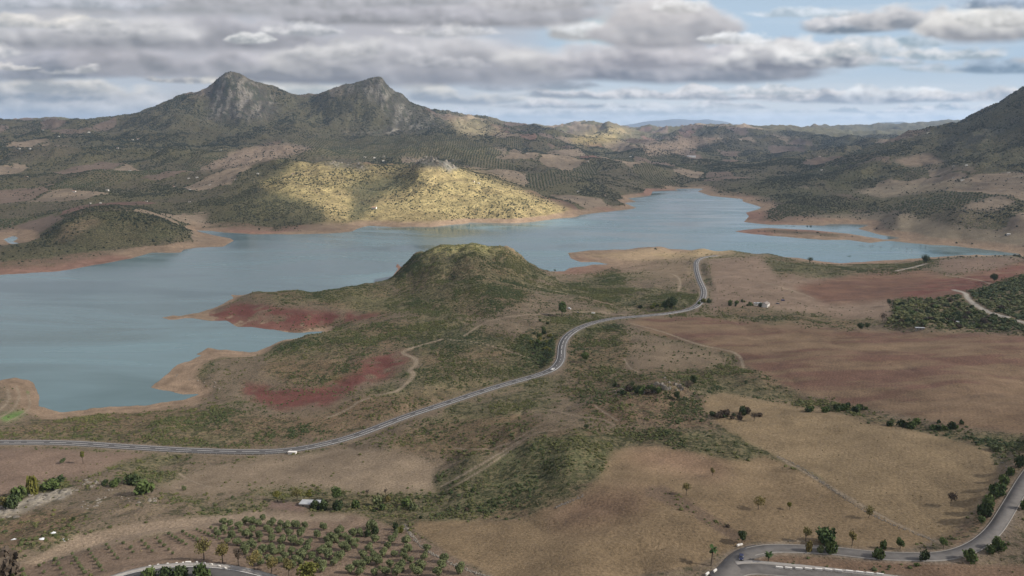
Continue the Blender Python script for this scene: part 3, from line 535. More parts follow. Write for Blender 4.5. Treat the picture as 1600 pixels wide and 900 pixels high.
# ------------------------------------------------------------------ materials
def mat(name, col=(.5,.5,.5), rough=.9, noise=0, nscale=1.0, bump=0, metal=0, spec=.3):
    m = bpy.data.materials.new(name); m.use_nodes = True; t = m.node_tree; b = t.nodes['Principled BSDF']
    b.inputs['Roughness'].default_value = rough; b.inputs['Metallic'].default_value = metal
    b.inputs['Specular IOR Level'].default_value = spec
    b.inputs['Base Color'].default_value = (*col, 1)
    if noise or bump:
        g = t.nodes.new('ShaderNodeNewGeometry'); nz = t.nodes.new('ShaderNodeTexNoise'); nz.inputs['Scale'].default_value = nscale; nz.inputs['Detail'].default_value = 5
        tc = t.nodes.new('ShaderNodeTexCoord'); t.links.new(tc.outputs['Object'], nz.inputs['Vector'])
        if noise:
            mr = t.nodes.new('ShaderNodeMapRange'); mr.inputs[1].default_value = .3; mr.inputs[2].default_value = .7; mr.inputs[3].default_value = 1 - noise; mr.inputs[4].default_value = 1 + noise
            t.links.new(nz.outputs[0], mr.inputs[0])
            mx = t.nodes.new('ShaderNodeVectorMath'); mx.operation = 'SCALE'; mx.inputs[0].default_value = col
            t.links.new(mr.outputs[0], mx.inputs['Scale']); t.links.new(mx.outputs[0], b.inputs['Base Color'])
        if bump:
            bp = t.nodes.new('ShaderNodeBump'); bp.inputs['Strength'].default_value = 1; bp.inputs['Distance'].default_value = bump
            t.links.new(nz.outputs[0], bp.inputs['Height']); t.links.new(bp.outputs[0], b.inputs['Normal'])
    return m
def leaf_mat(name, c1, c2, inst=False):
    m = bpy.data.materials.new(name); m.use_nodes = True; t = m.node_tree; b = t.nodes['Principled BSDF']
    b.inputs['Roughness'].default_value = .75; b.inputs['Specular IOR Level'].default_value = .15
    tc = t.nodes.new('ShaderNodeTexCoord'); nz = t.nodes.new('ShaderNodeTexNoise'); nz.inputs['Scale'].default_value = 3; nz.inputs['Detail'].default_value = 3
    g = t.nodes.new('ShaderNodeNewGeometry'); t.links.new(tc.outputs['Object'], nz.inputs['Vector'])
    ad = t.nodes.new('ShaderNodeMath'); ad.operation = 'MULTIPLY_ADD'; ad.inputs[1].default_value = .5
    rp = t.nodes.new('ShaderNodeMix'); rp.data_type = 'RGBA'
    rp.inputs[6].default_value = (*c1, 1); rp.inputs[7].default_value = (*c2, 1)
    if inst:
        at = t.nodes.new('ShaderNodeAttribute'); at.attribute_type = 'INSTANCER'; at.attribute_name = 'tint'
        t.links.new(at.outputs['Fac'], ad.inputs[0]); 
        m2 = t.nodes.new('ShaderNodeMath'); m2.operation = 'MULTIPLY'; m2.inputs[1].default_value = .8; t.links.new(nz.outputs[0], m2.inputs[0]); t.links.new(m2.outputs[0], ad.inputs[2])
        ad.inputs[1].default_value = .6
    else:
        oi = t.nodes.new('ShaderNodeObjectInfo'); t.links.new(oi.outputs['Random'], ad.inputs[0]); ad.inputs[1].default_value = .35
        m2 = t.nodes.new('ShaderNodeMath'); m2.operation = 'MULTIPLY'; m2.inputs[1].default_value = .9; t.links.new(nz.outputs[0], m2.inputs[0]); t.links.new(m2.outputs[0], ad.inputs[2])
    t.links.new(ad.outputs[0], rp.inputs[0]); t.links.new(rp.outputs[2], b.inputs['Base Color'])
    return m

# ------------------------------------------------------------------ mesh building
def np_mesh(name, V, Fq, material=None, smooth_=False):
    V = np.asarray(V, np.float32); Fq = np.asarray(Fq, np.int32); k = Fq.shape[1]
    me = bpy.data.meshes.new(name); me.vertices.add(len(V)); me.vertices.foreach_set('co', V.ravel())
    me.loops.add(Fq.size); me.loops.foreach_set('vertex_index', Fq.ravel())
    me.polygons.add(len(Fq)); me.polygons.foreach_set('loop_start', np.arange(0, Fq.size, k, dtype=np.int32)); me.polygons.foreach_set('loop_total', np.full(len(Fq), k, np.int32))
    if smooth_: me.polygons.foreach_set('use_smooth', np.ones(len(Fq), bool))
    me.update(calc_edges=True)
    if material: me.materials.append(material)
    return me
def link(name, me, parent=None, label=None, cat=None, group=None, kind=None, loc=None, rz=None, scale=None):
    o = bpy.data.objects.new(name, me); COL.objects.link(o)
    if parent: o.parent = parent
    if label: o['label'] = label
    if cat: o['category'] = cat
    if group: o['group'] = group
    if kind: o['kind'] = kind
    if loc is not None: o.location = loc
    if rz is not None: o.rotation_euler = (0, 0, rz)
    if scale is not None: o.scale = (scale,) * 3 if np.isscalar(scale) else scale
    return o
def setcol(me, arr, name='albedo'):
    a = me.color_attributes.new(name, 'FLOAT_COLOR', 'POINT')
    c = np.ones((len(arr), 4), np.float32); c[:, :3] = arr; a.data.foreach_set('color', c.ravel())

# ------------------------------------------------------------------ terrain
aa, r2 = np.meshgrid(cols, rows)
X = np.sin(aa) * r2; Y = np.cos(aa) * r2
H = height(X, Y)
CC, VEG, KIND, SH = cover(X.ravel(), Y.ravel(), H.ravel())
nr, nc = X.shape
idx = np.arange(nr * nc).reshape(nr, nc)
Fq = np.stack([idx[:-1, :-1], idx[:-1, 1:], idx[1:, 1:], idx[1:, :-1]], -1).reshape(-1, 4)[:, ::-1]
gm = bpy.data.materials.new('ground_material'); gm.use_nodes = True; t = gm.node_tree; b = t.nodes['Principled BSDF']
b.inputs['Roughness'].default_value = .95; b.inputs['Specular IOR Level'].default_value = .1
at = t.nodes.new('ShaderNodeAttribute'); at.attribute_name = 'albedo'
geo = t.nodes.new('ShaderNodeNewGeometry')
def nz(scale, det, lo, hi):
    q = t.nodes.new('ShaderNodeTexNoise'); q.inputs['Scale'].default_value = scale; q.inputs['Detail'].default_value = det; q.inputs['Roughness'].default_value = .65
    t.links.new(geo.outputs['Position'], q.inputs['Vector'])
    m = t.nodes.new('ShaderNodeMapRange'); m.inputs[1].default_value = .3; m.inputs[2].default_value = .7; m.inputs[3].default_value = lo; m.inputs[4].default_value = hi
    t.links.new(q.outputs[0], m.inputs[0]); return m, q
na, qa = nz(.7, 5, .62, 1.38); nb, qb = nz(.045, 8, .78, 1.22)
mm = t.nodes.new('ShaderNodeMath'); mm.operation = 'MULTIPLY'; t.links.new(na.outputs[0], mm.inputs[0]); t.links.new(nb.outputs[0], mm.inputs[1])
vm = t.nodes.new('ShaderNodeVectorMath'); vm.operation = 'SCALE'; t.links.new(at.outputs['Color'], vm.inputs[0]); t.links.new(mm.outputs[0], vm.inputs['Scale'])
# plough lines: fine curved bands where the soil is tilled
ta = t.nodes.new('ShaderNodeAttribute'); ta.attribute_name = 'tilled'
wv = t.nodes.new('ShaderNodeTexWave'); wv.inputs['Scale'].default_value = .11; wv.inputs['Distortion'].default_value = 22; wv.inputs['Detail'].default_value = 3; wv.inputs['Detail Scale'].default_value = .06
mpw = t.nodes.new('ShaderNodeMapping'); mpw.inputs['Rotation'].default_value = (0, 0, .5); t.links.new(geo.outputs['Position'], mpw.inputs[0]); t.links.new(mpw.outputs[0], wv.inputs['Vector'])
wr_ = t.nodes.new('ShaderNodeMapRange'); wr_.inputs[3].default_value = .96; wr_.inputs[4].default_value = 1.03; t.links.new(wv.outputs['Fac'], wr_.inputs[0])
wx_ = t.nodes.new('ShaderNodeMix'); wx_.inputs[2].default_value = 1; t.links.new(ta.outputs['Fac'], wx_.inputs[0]); t.links.new(wr_.outputs[0], wx_.inputs[3])
v2 = t.nodes.new('ShaderNodeVectorMath'); v2.operation = 'SCALE'; t.links.new(vm.outputs[0], v2.inputs[0]); t.links.new(wx_.outputs[0], v2.inputs['Scale'])
t.links.new(v2.outputs[0], b.inputs['Base Color'])
# low plants: dark tufts scattered as thickly as the vegetation value says
tv = t.nodes.new('ShaderNodeAttribute'); tv.attribute_name = 'veg'; prev = v2.outputs[0]
for scl_, dim_, colr, pale in ((.42, 3, (.030,.036,.016,1), 0), (.11, 5, (.040,.044,.022,1), 0), (.30, 3, (.21,.17,.10,1), 1)):
    q3 = t.nodes.new('ShaderNodeTexNoise'); q3.inputs['Scale'].default_value = scl_; q3.inputs['Detail'].default_value = dim_; q3.inputs['Roughness'].default_value = .6
    o3 = t.nodes.new('ShaderNodeVectorMath'); o3.operation = 'ADD'; o3.inputs[1].default_value = (37 * pale + 11, 5, 0); t.links.new(geo.outputs['Position'], o3.inputs[0]); t.links.new(o3.outputs[0], q3.inputs['Vector'])
    a3 = t.nodes.new('ShaderNodeMath'); a3.operation = 'MULTIPLY_ADD'; a3.inputs[1].default_value = .16; t.links.new(tv.outputs['Fac'], a3.inputs[0]); t.links.new(q3.outputs[0], a3.inputs[2])
    m3 = t.nodes.new('ShaderNodeMapRange'); m3.interpolation_type = 'SMOOTHSTEP'; m3.inputs[1].default_value = .61; m3.inputs[2].default_value = .68; t.links.new(a3.outputs[0], m3.inputs[0])
    g3 = t.nodes.new('ShaderNodeMath'); g3.operation = 'MULTIPLY'; g3.inputs[1].default_value = .85 if not pale else .5; t.links.new(m3.outputs[0], g3.inputs[0])
    g4 = t.nodes.new('ShaderNodeMath'); g4.operation = 'MULTIPLY'; t.links.new(g3.outputs[0], g4.inputs[0]); s4 = t.nodes.new('ShaderNodeMapRange'); s4.inputs[1].default_value = .02; s4.inputs[2].default_value = .3; t.links.new(tv.outputs['Fac'], s4.inputs[0]); t.links.new(s4.outputs[0], g4.inputs[1])
    x3 = t.nodes.new('ShaderNodeMix'); x3.data_type = 'RGBA'; x3.inputs[7].default_value = colr; t.links.new(g4.outputs[0], x3.inputs[0]); t.links.new(prev, x3.inputs[6]); prev = x3.outputs[2]
t.links.new(prev, b.inputs['Base Color'])
bp = t.nodes.new('ShaderNodeBump'); bp.inputs['Strength'].default_value = .9; bp.inputs['Distance'].default_value = .8
t.links.new(qa.outputs[0], bp.inputs['Height'])
tr_ = t.nodes.new('ShaderNodeAttribute'); tr_.attribute_name = 'rugged'; b2 = t.nodes.new('ShaderNodeBump'); b2.inputs['Distance'].default_value = 15
qc = t.nodes.new('ShaderNodeTexNoise'); qc.inputs['Scale'].default_value = .03; qc.inputs['Detail'].default_value = 8; qc.inputs['Roughness'].default_value = .65; t.links.new(geo.outputs['Position'], qc.inputs['Vector'])
t.links.new(tr_.outputs['Fac'], b2.inputs['Strength']); t.links.new(qc.outputs[0], b2.inputs['Height']); t.links.new(bp.outputs[0], b2.inputs['Normal']); t.links.new(b2.outputs[0], b.inputs['Normal'])
tm = np_mesh('ground', np.stack([X, Y, H], -1).reshape(-1, 3), Fq, gm, True)
setcol(tm, CC)
_vv = VEG.copy(); _vv[(KIND == 1) | (KIND == 0)] *= .4; _vv = np.where((KIND == 2), _vv * .85 + .12, _vv)
_rg = tm.attributes.new('rugged', 'FLOAT', 'POINT'); _rg.data.foreach_set('value', (np.where(KIND == 5, 1.0, np.where((KIND == 7) | (KIND == 8), .75, .25)) * sstep(1500, 2200, r2.ravel()) + .25 * (KIND == 2) * (1 - sstep(1500, 2200, r2.ravel()))).astype(np.float32))
_vg = tm.attributes.new('veg', 'FLOAT', 'POINT'); _vg.data.foreach_set('value', np.clip(_vv, 0, 1).astype(np.float32))
_ta = tm.attributes.new('tilled', 'FLOAT', 'POINT'); _ta.data.foreach_set('value', (((KIND == 1) | (KIND == 0)) * (1 - sstep(600, 1000, r2.ravel()))).astype(np.float32))
gr = link('ground', tm, kind='structure')

# water
def water():
    m = bpy.data.materials.new('water_material'); m.use_nodes = True; t = m.node_tree; b = t.nodes['Principled BSDF']
    b.inputs['Base Color'].default_value = (.07, .135, .145, 1); b.inputs['IOR'].default_value = 1.33
    geo = t.nodes.new('ShaderNodeNewGeometry')
    q = t.nodes.new('ShaderNodeTexNoise'); q.inputs['Scale'].default_value = .25; q.inputs['Detail'].default_value = 5
    t.links.new(geo.outputs['Position'], q.inputs['Vector'])
    mp = t.nodes.new('ShaderNodeMapping'); mp.inputs['Scale'].default_value = (.0022, .0075, .01); mp.inputs['Rotation'].default_value = (0, 0, .2)
    t.links.new(geo.outputs['Position'], mp.inputs[0])
    q2 = t.nodes.new('ShaderNodeTexNoise'); q2.inputs['Scale'].default_value = 1; q2.inputs['Detail'].default_value = 6; q2.inputs['Distortion'].default_value = 1.2
    t.links.new(mp.outputs[0], q2.inputs['Vector'])
    r = t.nodes.new('ShaderNodeMapRange'); r.inputs[1].default_value = .35; r.inputs[2].default_value = .65; r.inputs[3].default_value = .03; r.inputs[4].default_value = .30
    t.links.new(q2.outputs[0], r.inputs[0]); t.links.new(r.outputs[0], b.inputs['Roughness']); cm = t.nodes.new('ShaderNodeMix'); cm.data_type = 'RGBA'; cm.inputs[6].default_value = (.042, .092, .105, 1); cm.inputs[7].default_value = (.115, .19, .215, 1); r5 = t.nodes.new('ShaderNodeMapRange'); r5.inputs[1].default_value = .35; r5.inputs[2].default_value = .65; t.links.new(q2.outputs[0], r5.inputs[0]); t.links.new(r5.outputs[0], cm.inputs[0]); t.links.new(cm.outputs[2], b.inputs['Base Color'])
    bp = t.nodes.new('ShaderNodeBump'); bp.inputs['Strength'].default_value = .35; bp.inputs['Distance'].default_value = .25
    t.links.new(q.outputs[0], bp.inputs['Height']); t.links.new(bp.outputs[0], b.inputs['Normal'])
    return m
me = np_mesh('water', [(-4000, 500, 0), (3500, 500, 0), (3500, 4600, 0), (-4000, 4600, 0)], [(0, 1, 2, 3)], water())
link('water', me, kind='structure')
# ------------------------------------------------------------------ sky backdrop with cloud banks
def lin(c):
    c = np.asarray(c, float) / 255; return np.where(c <= .04045, c / 12.92, ((c + .055) / 1.055) ** 2.4)
#        centre x, base y, half width, height, base colour, top colour, softness, opacity
BANKS = [
 (250,196,330,26,(150,160,178),(205,203,204),.5,.75),(60,183,190,30,(140,152,172),(196,198,206),.5,.8),
 (140,199,60,13,(190,190,190),(225,218,208),.5,.8),(760,196,170,16,(176,188,196),(206,210,212),.6,.7),(1050,196,330,10,(186,198,206),(214,216,216),.6,.6),
 (760,186,200,13,(160,172,182),(206,206,206),.6,.8),(1010,188,210,11,(178,182,188),(216,213,210),.5,.8),(1430,189,170,11,(182,186,192),(222,218,212),.5,.85),
 (960,181,220,12,(166,168,176),(220,216,211),.5,.9),(1240,178,60,10,(196,200,204),(218,214,212),.6,.7),(1380,178,110,11,(176,180,188),(218,213,210),.5,.85),(1500,174,130,11,(160,168,180),(222,216,210),.5,.85),
 (1130,172,110,14,(172,172,180),(214,210,208),.5,.85),(900,172,180,18,(160,160,170),(214,210,206),.5,.9),(720,166,130,34,(168,170,180),(228,223,212),.35,.95),
 (1290,164,145,26,(160,160,170),(226,220,216),.35,.98),(1395,163,110,34,(158,160,172),(243,240,236),.3,.98),(1520,162,130,20,(168,170,182),(224,219,214),.4,.95),(1210,158,80,18,(180,178,184),(228,222,218),.4,.9),
 (970,157,190,20,(158,158,168),(212,208,206),.45,.9),(1110,158,110,20,(172,170,178),(218,213,210),.4,.9),
 (60,168,220,44,(160,163,174),(215,211,205),.4,.95),(230,176,180,36,(158,160,170),(208,206,205),.45,.9),(330,132,130,18,(172,168,172),(222,215,202),.45,.9),(100,150,110,30,(176,176,182),(226,220,210),.4,.9),
 (450,152,120,30,(200,200,202),(233,229,220),.4,.95),(830,146,130,26,(140,144,156),(178,182,190),.6,.8),
 (560,139,330,64,(146,144,154),(186,184,188),.35,.97),(450,130,130,56,(160,158,166),(222,218,214),.35,.85),(760,138,210,76,(150,148,158),(196,193,196),.4,.95),(620,110,230,60,(160,158,166),(206,203,204),.45,.8),
 (900,126,160,70,(160,156,164),(224,220,217),.35,.9),(905,70,70,40,(196,192,196),(248,246,244),.35,.95),
 (1080,133,270,56,(142,142,154),(198,194,197),.3,.98),(1190,116,150,50,(150,148,158),(238,235,232),.3,.9),(1290,110,95,42,(144,146,158),(236,233,230),.3,.95),(1000,112,170,44,(158,154,164),(204,199,200),.4,.8),
 (1050,76,140,76,(166,162,170),(214,209,208),.3,.97),(1150,72,70,30,(196,192,196),(250,249,248),.3,.9),(1010,40,110,50,(186,180,186),(222,216,214),.4,.7),(1060,24,60,28,(205,200,202),(240,236,234),.4,.7),
 (800,46,190,60,(158,155,163),(192,190,194),.4,.97),(620,44,260,40,(156,154,162),(186,184,190),.5,.9),(860,20,150,40,(176,172,178),(205,202,205),.5,.8),
 (90,128,200,42,(142,144,156),(176,175,182),.4,.97),(260,122,200,60,(152,150,158),(192,188,192),.35,.97),(340,84,220,60,(150,148,157),(188,186,191),.4,.97),(120,86,260,66,(158,157,166),(206,204,205),.45,.95),
 (60,48,160,26,(184,183,188),(224,219,212),.5,.8),(300,34,300,60,(170,169,177),(196,194,200),.5,.95),(520,18,330,44,(172,170,178),(196,194,199),.5,.95),(90,20,220,30,(170,174,186),(196,198,206),.6,.8),
 (1330,58,100,32,(140,146,160),(212,209,210),.35,.95),(1420,50,120,42,(158,158,168),(218,214,212),.35,.95),(1540,74,130,60,(172,168,174),(232,228,222),.35,.95),(1560,16,90,22,(130,146,170),(160,172,190),.5,.9),(1560,46,80,34,(190,186,188),(238,235,230),.35,.8),
 (1430,76,60,18,(160,176,190),(190,200,208),.6,.7),(1390,108,70,20,(178,186,196),(208,206,208),.6,.75),(1470,116,80,20,(170,180,190),(196,200,206),.6,.75),(1570,119,110,26,(128,148,172),(166,182,198),.45,.95),
 (390,70,50,20,(186,186,192),(238,236,234),.4,.9),(470,58,80,22,(180,180,188),(224,222,222),.5,.8),(110,118,60,18,(186,184,188),(214,210,208),.5,.8),(20,112,50,12,(190,186,188),(228,222,214),.5,.7),(690,60,110,22,(184,182,188),(218,215,214),.5,.7),
 (120,190,260,30,(168,172,182),(214,212,210),.6,.8),(420,186,240,26,(180,182,190),(222,219,214),.6,.8),(880,188,300,18,(186,190,196),(220,219,217),.6,.75),(1150,192,260,12,(196,200,204),(220,220,219),.6,.7),(520,96,120,34,(176,174,180),(220,217,215),.45,.75),(180,60,110,30,(172,171,178),(212,210,210),.5,.7),(700,112,90,30,(164,162,170),(212,209,210),.45,.7),(1000,180,240,14,(190,192,197),(222,220,217),.5,.7),
 (1340,92,120,22,(182,186,194),(226,223,220),.5,.7),(1250,30,110,16,(190,196,206),(226,228,230),.6,.55),(1490,96,110,20,(176,184,194),(222,221,219),.5,.75),(1180,150,120,16,(186,188,194),(228,225,221),.5,.8),
]
_r = random.Random(5)
for _k in range(90):                                   # the same kind of sky goes on outside the frame
    _x = _r.choice([_r.uniform(-3200, -120), _r.uniform(1720, 4400), _r.uniform(-200, 1800)]); _h = _r.uniform(0, 1)
    _y = (185 - 190 * _h ** 1.3) if (_x < -100 or _x > 1700) else _r.uniform(-60, -600)
    _s = .4 + 1.6 * max(0, (190 - _y) / 190)
    _d = _r.uniform(140, 175)
    BANKS.append((_x, _y, _r.uniform(110, 220) * _s ** .6, _r.uniform(24, 44) * _s, (_d, _d, _d + 12), (_d + 52, _d + 49, _d + 46), .4, .95))
def sky_colour(px, py):
    """linear colour of the sky backdrop; px, py are degrees-like plan coordinates of azimuth and height"""
    h = np.clip((200 - py) / 200, -.2, 1.6)[..., None]; xr = np.clip((px - 700) / 800, 0, 1)[..., None]
    col = lin((230,229,222)) * (1 - sstep(0, .55, h)) + lin((184,206,226)) * sstep(0, .55, h)
    col = col * (1 - .25 * sstep(.8, 1.6, h))
    # thin high streaks
    st = fbm(px / 240 + .3 * py / 20, py / 22, 4); f = sstep(.0, .6, st)[..., None] * .5
    col = col * (1 - f) + lin((214,222,230)) * f
    g = np.exp(-(((px - 945) / 55) ** 2 + ((py - 48) / 22) ** 2))[..., None]; col = col * (1 - .6 * g) + lin((188,236,240)) * .6 * g
    # grey pall that thickens to the left
    pall = np.clip(sstep(1000, 500, px) * sstep(190, 90, py) + .55 * fbm(px / 160, py / 40 + 3, 4), 0, 1)[..., None] * sstep(1100, 800, px)[..., None]
    col = col * (1 - pall) + lin((190,189,194)) * pall
    for k, (cx, by, hw, hh, cd, cb, soft, op) in enumerate(BANKS):
        hh = hh * 1.38
        x0 = np.abs(px - cx) < hw * 1.35; m = x0 & (py > by - hh * 1.9) & (py < by + hh * .5 + 4)
        if not m.any(): continue
        X = px[m]; Y = py[m]; s = max(hh * 1.5, 14); o = k * 13.7
        u = (X - cx) / hw + .12 * fbm(Y / s + o, X / (s * 3), 3)
        env = np.sqrt(np.clip(1 - np.abs(u) ** 2.4, 0, 1))
        wob = fbm(X / (s * 1.45) + o, Y / s + o, 5, .55); fine = fbm(X / (s * .36) + o, Y / (s * .3) + o, 4, .6)
        prof = hh * env * (.80 + .55 * fbm(X / (hh * 2.2) + o, X * 0 + o, 4))
        top = (by - prof) - Y + hh * (.62 * wob + .12 * fine)          # negative inside
        bot = Y - (by + hh * .07 * fbm(X / (hh * 3) + o, X * 0 + 3, 3) + hh * .10 * wob - hh * .35 * np.abs(u) ** 3)
        d = np.minimum(-top, -bot * 1.6) / hh
        side = 1 - np.abs(u) + .30 * wob
        a = sstep(-.04, .05 + soft * .55, d) * sstep(0.02, .28, side) * op
        t = np.clip((by - Y) / (np.maximum(prof, hh * .35)) , 0, 1.1)
        wob2 = fbm((X + 6) / (s * .9) + o, (Y - 5) / (s * .6) + o, 4, .55) - fbm((X - 2) / (s * .9) + o, (Y + 3) / (s * .6) + o, 4, .55)
        lum = np.clip(sstep(.10, .9, t) + 1.25 * wob2 + .55 * wob + .15 * fine, -.12, 1.25)[..., None]
        c = lin((np.array(cd) - 6) * np.array((.995, 1.01, .98))) * (1 - lum) + lin(np.minimum(np.array(cb) + 16, 254)) * lum
        col[m] = col[m] * (1 - a[..., None]) + c * a[..., None]
    return np.clip(col, 0, 1)
EXPO = SC.view_settings.exposure
def build_sky():
    az = np.concatenate([np.linspace(-math.pi, -R(37), 110)[:-1], np.linspace(-R(37), R(37), 1000), np.linspace(R(37), math.pi, 110)[1:]])
    el = np.concatenate([np.linspace(-R(4), 0, 4)[:-1], np.linspace(0, R(9.6), 150)[:-1], np.linspace(R(9.6), R(28), 34)])
    A, E = np.meshgrid(az, el); RD = 90000.0
    t = np.tan(np.clip(A, -R(60), R(60))); ex = (np.abs(A) - R(60)).clip(0) * np.sign(A)
    m = np.tan(E) / np.cos(np.clip(A, -R(50), R(50))); s_ = (m * CT + ST) / (CT - m * ST)
    py = 450 - F * s_; px = 800 + F * t * (CT + s_ * ST) + ex * 1500
    C = sky_colour(px, py) / 2 ** EXPO
    V = np.stack([np.sin(A) * np.cos(E), np.cos(A) * np.cos(E), np.sin(E)], -1).reshape(-1, 3) * RD; V[:, 2] += CAMZ
    nr, nc = A.shape; I = np.arange(nr * nc).reshape(nr, nc)
    Q = np.stack([I[:-1, :-1], I[:-1, 1:], I[1:, 1:], I[1:, :-1]], -1).reshape(-1, 4)
    m = bpy.data.materials.new('sky_material'); m.use_nodes = True; t = m.node_tree; t.nodes.remove(t.nodes['Principled BSDF'])
    at = t.nodes.new('ShaderNodeAttribute'); at.attribute_name = 'albedo'
    em = t.nodes.new('ShaderNodeEmission'); tr = t.nodes.new('ShaderNodeBsdfTransparent'); mx = t.nodes.new('ShaderNodeMixShader')
    a2 = t.nodes.new('ShaderNodeAttribute'); a2.attribute_name = 'cover'
    t.links.new(at.outputs['Color'], em.inputs[0]); t.links.new(a2.outputs['Fac'], mx.inputs[0]); t.links.new(tr.outputs[0], mx.inputs[1]); t.links.new(em.outputs[0], mx.inputs[2])
    t.links.new(mx.outputs[0], t.nodes['Material Output'].inputs[0]); m.cycles.emission_sampling = 'NONE'
    me = np_mesh('sky', V, Q, m, True); setcol(me, C.reshape(-1, 3))
    f = me.attributes.new('cover', 'FLOAT', 'POINT'); f.data.foreach_set('value', (1 - sstep(R(17), R(27), E)).ravel().astype(np.float32))
    link('sky', me, kind='structure')
build_sky()
# upper sky: the world carries on the broken cloud
tc = nt.nodes.new('ShaderNodeTexCoord'); sp = nt.nodes.new('ShaderNodeSeparateXYZ'); nt.links.new(tc.outputs['Generated'], sp.inputs[0])
zc = nt.nodes.new('ShaderNodeMath'); zc.operation = 'MAXIMUM'; zc.inputs[1].default_value = .06; nt.links.new(sp.outputs[2], zc.inputs[0])
dv = nt.nodes.new('ShaderNodeVectorMath'); dv.operation = 'DIVIDE'; cb = nt.nodes.new('ShaderNodeCombineXYZ')
for i in range(3): nt.links.new(zc.outputs[0], cb.inputs[i])
nt.links.new(tc.outputs['Generated'], dv.inputs[0]); nt.links.new(cb.outputs[0], dv.inputs[1])
wn = nt.nodes.new('ShaderNodeTexNoise'); wn.inputs['Scale'].default_value = 1.1; wn.inputs['Detail'].default_value = 7; nt.links.new(dv.outputs[0], wn.inputs['Vector'])
wr = nt.nodes.new('ShaderNodeMapRange'); wr.inputs[1].default_value = .42; wr.inputs[2].default_value = .58; nt.links.new(wn.outputs[0], wr.inputs[0])
wm = nt.nodes.new('ShaderNodeMix'); wm.data_type = 'RGBA'; wm.inputs[7].default_value = (2.6, 2.6, 2.8, 1)
nt.links.new(wr.outputs[0], wm.inputs[0]); nt.links.new(sk.outputs[0], wm.inputs[6]); nt.links.new(wm.outputs[2], bg.inputs[0])

# ------------------------------------------------------------------ overhead cloud: shades the valley, with gaps that let the sun through
def build_deck():
    xs = np.linspace(-7000, 11000, 301); ys = np.linspace(-5000, 7400, 207); X, Y = np.meshgrid(xs, ys); ZD = 1500.0
    n = fbm(X / 900, Y / 900, 5)
    a = np.full(X.shape, .60) + .16 * n
    off = (sund.x / sund.z, sund.y / sund.z)
    for px, py, D, rx, ry, st, thr in GAPS:
        gx, gz = at_y(px, py, D); cx = gx + off[0] * (ZD - gz); cy = D + off[1] * (ZD - gz)
        d = ((X - cx) / rx) ** 2 + ((Y - cy) / ry) ** 2
        f = (1 - sstep(.45, 1.35, np.sqrt(d) + .45 * n)) * st
        a = np.minimum(a, 1 - f)
    edge = np.minimum.reduce([(X + 7000) / 1500, (11000 - X) / 1500, (Y + 5000) / 1500, (7400 - Y) / 900]) + .5 * n
    a *= sstep(0, .5, edge)
    V = np.stack([X, Y, ZD + 60 * n], -1).reshape(-1, 3); nr, nc = X.shape; I = np.arange(nr * nc).reshape(nr, nc)
    Q = np.stack([I[:-1, :-1], I[:-1, 1:], I[1:, 1:], I[1:, :-1]], -1).reshape(-1, 4)
    m = bpy.data.materials.new('cloud_material'); m.use_nodes = True; t = m.node_tree; t.nodes.remove(t.nodes['Principled BSDF'])
    tl = t.nodes.new('ShaderNodeBsdfTranslucent'); tl.inputs[0].default_value = (DECK_T, DECK_T * .975, DECK_T * .94, 1)
    tr = t.nodes.new('ShaderNodeBsdfTransparent'); mx = t.nodes.new('ShaderNodeMixShader'); at = t.nodes.new('ShaderNodeAttribute'); at.attribute_name = 'cover'
    t.links.new(at.outputs['Fac'], mx.inputs[0]); t.links.new(tr.outputs[0], mx.inputs[1]); t.links.new(tl.outputs[0], mx.inputs[2]); t.links.new(mx.outputs[0], t.nodes['Material Output'].inputs[0])
    me = np_mesh('sky_cloud', V, Q, m, True); f = me.attributes.new('cover', 'FLOAT', 'POINT'); f.data.foreach_set('value', a.ravel().astype(np.float32))
    link('sky_cloud', me, kind='structure')
DECK_T = .29
#  px, py, distance, radius x, radius y, strength
GAPS = [(660,305,2450,620,440,1,0),(830,330,2350,260,260,.95,0),(500,268,2800,280,280,.7,0),(1060,388,1600,190,120,.75,0),(735,384,1340,130,110,.9,0),(800,338,2200,360,150,1,0),(745,196,7000,700,700,.7,0),(400,150,5900,350,350,.3,0),(620,165,5900,400,350,.35,0),(950,215,7600,900,900,.7,0),(1420,300,2500,260,200,.4,0),(1150,215,7000,700,600,.4,0)]
build_deck()

# haze
hb = np.array([(x, y, z) for z in (-25, 900) for y in (-45000, 45000) for x in (-45000, 45000)], float)
hm = bpy.data.materials.new('haze_material'); hm.use_nodes = True; t = hm.node_tree; t.nodes.remove(t.nodes['Principled BSDF'])
pv = t.nodes.new('ShaderNodeVolumePrincipled'); pv.inputs['Color'].default_value = (.52, .70, .97, 1); pv.inputs['Density'].default_value = 3.0e-5
pv.inputs['Anisotropy'].default_value = .3
t.links.new(pv.outputs[0], t.nodes['Material Output'].inputs['Volume'])
link('haze', np_mesh('haze', hb, [(0, 2, 3, 1), (4, 5, 7, 6), (0, 1, 5, 4), (2, 6, 7, 3), (0, 4, 6, 2), (1, 3, 7, 5)], hm), kind='stuff')

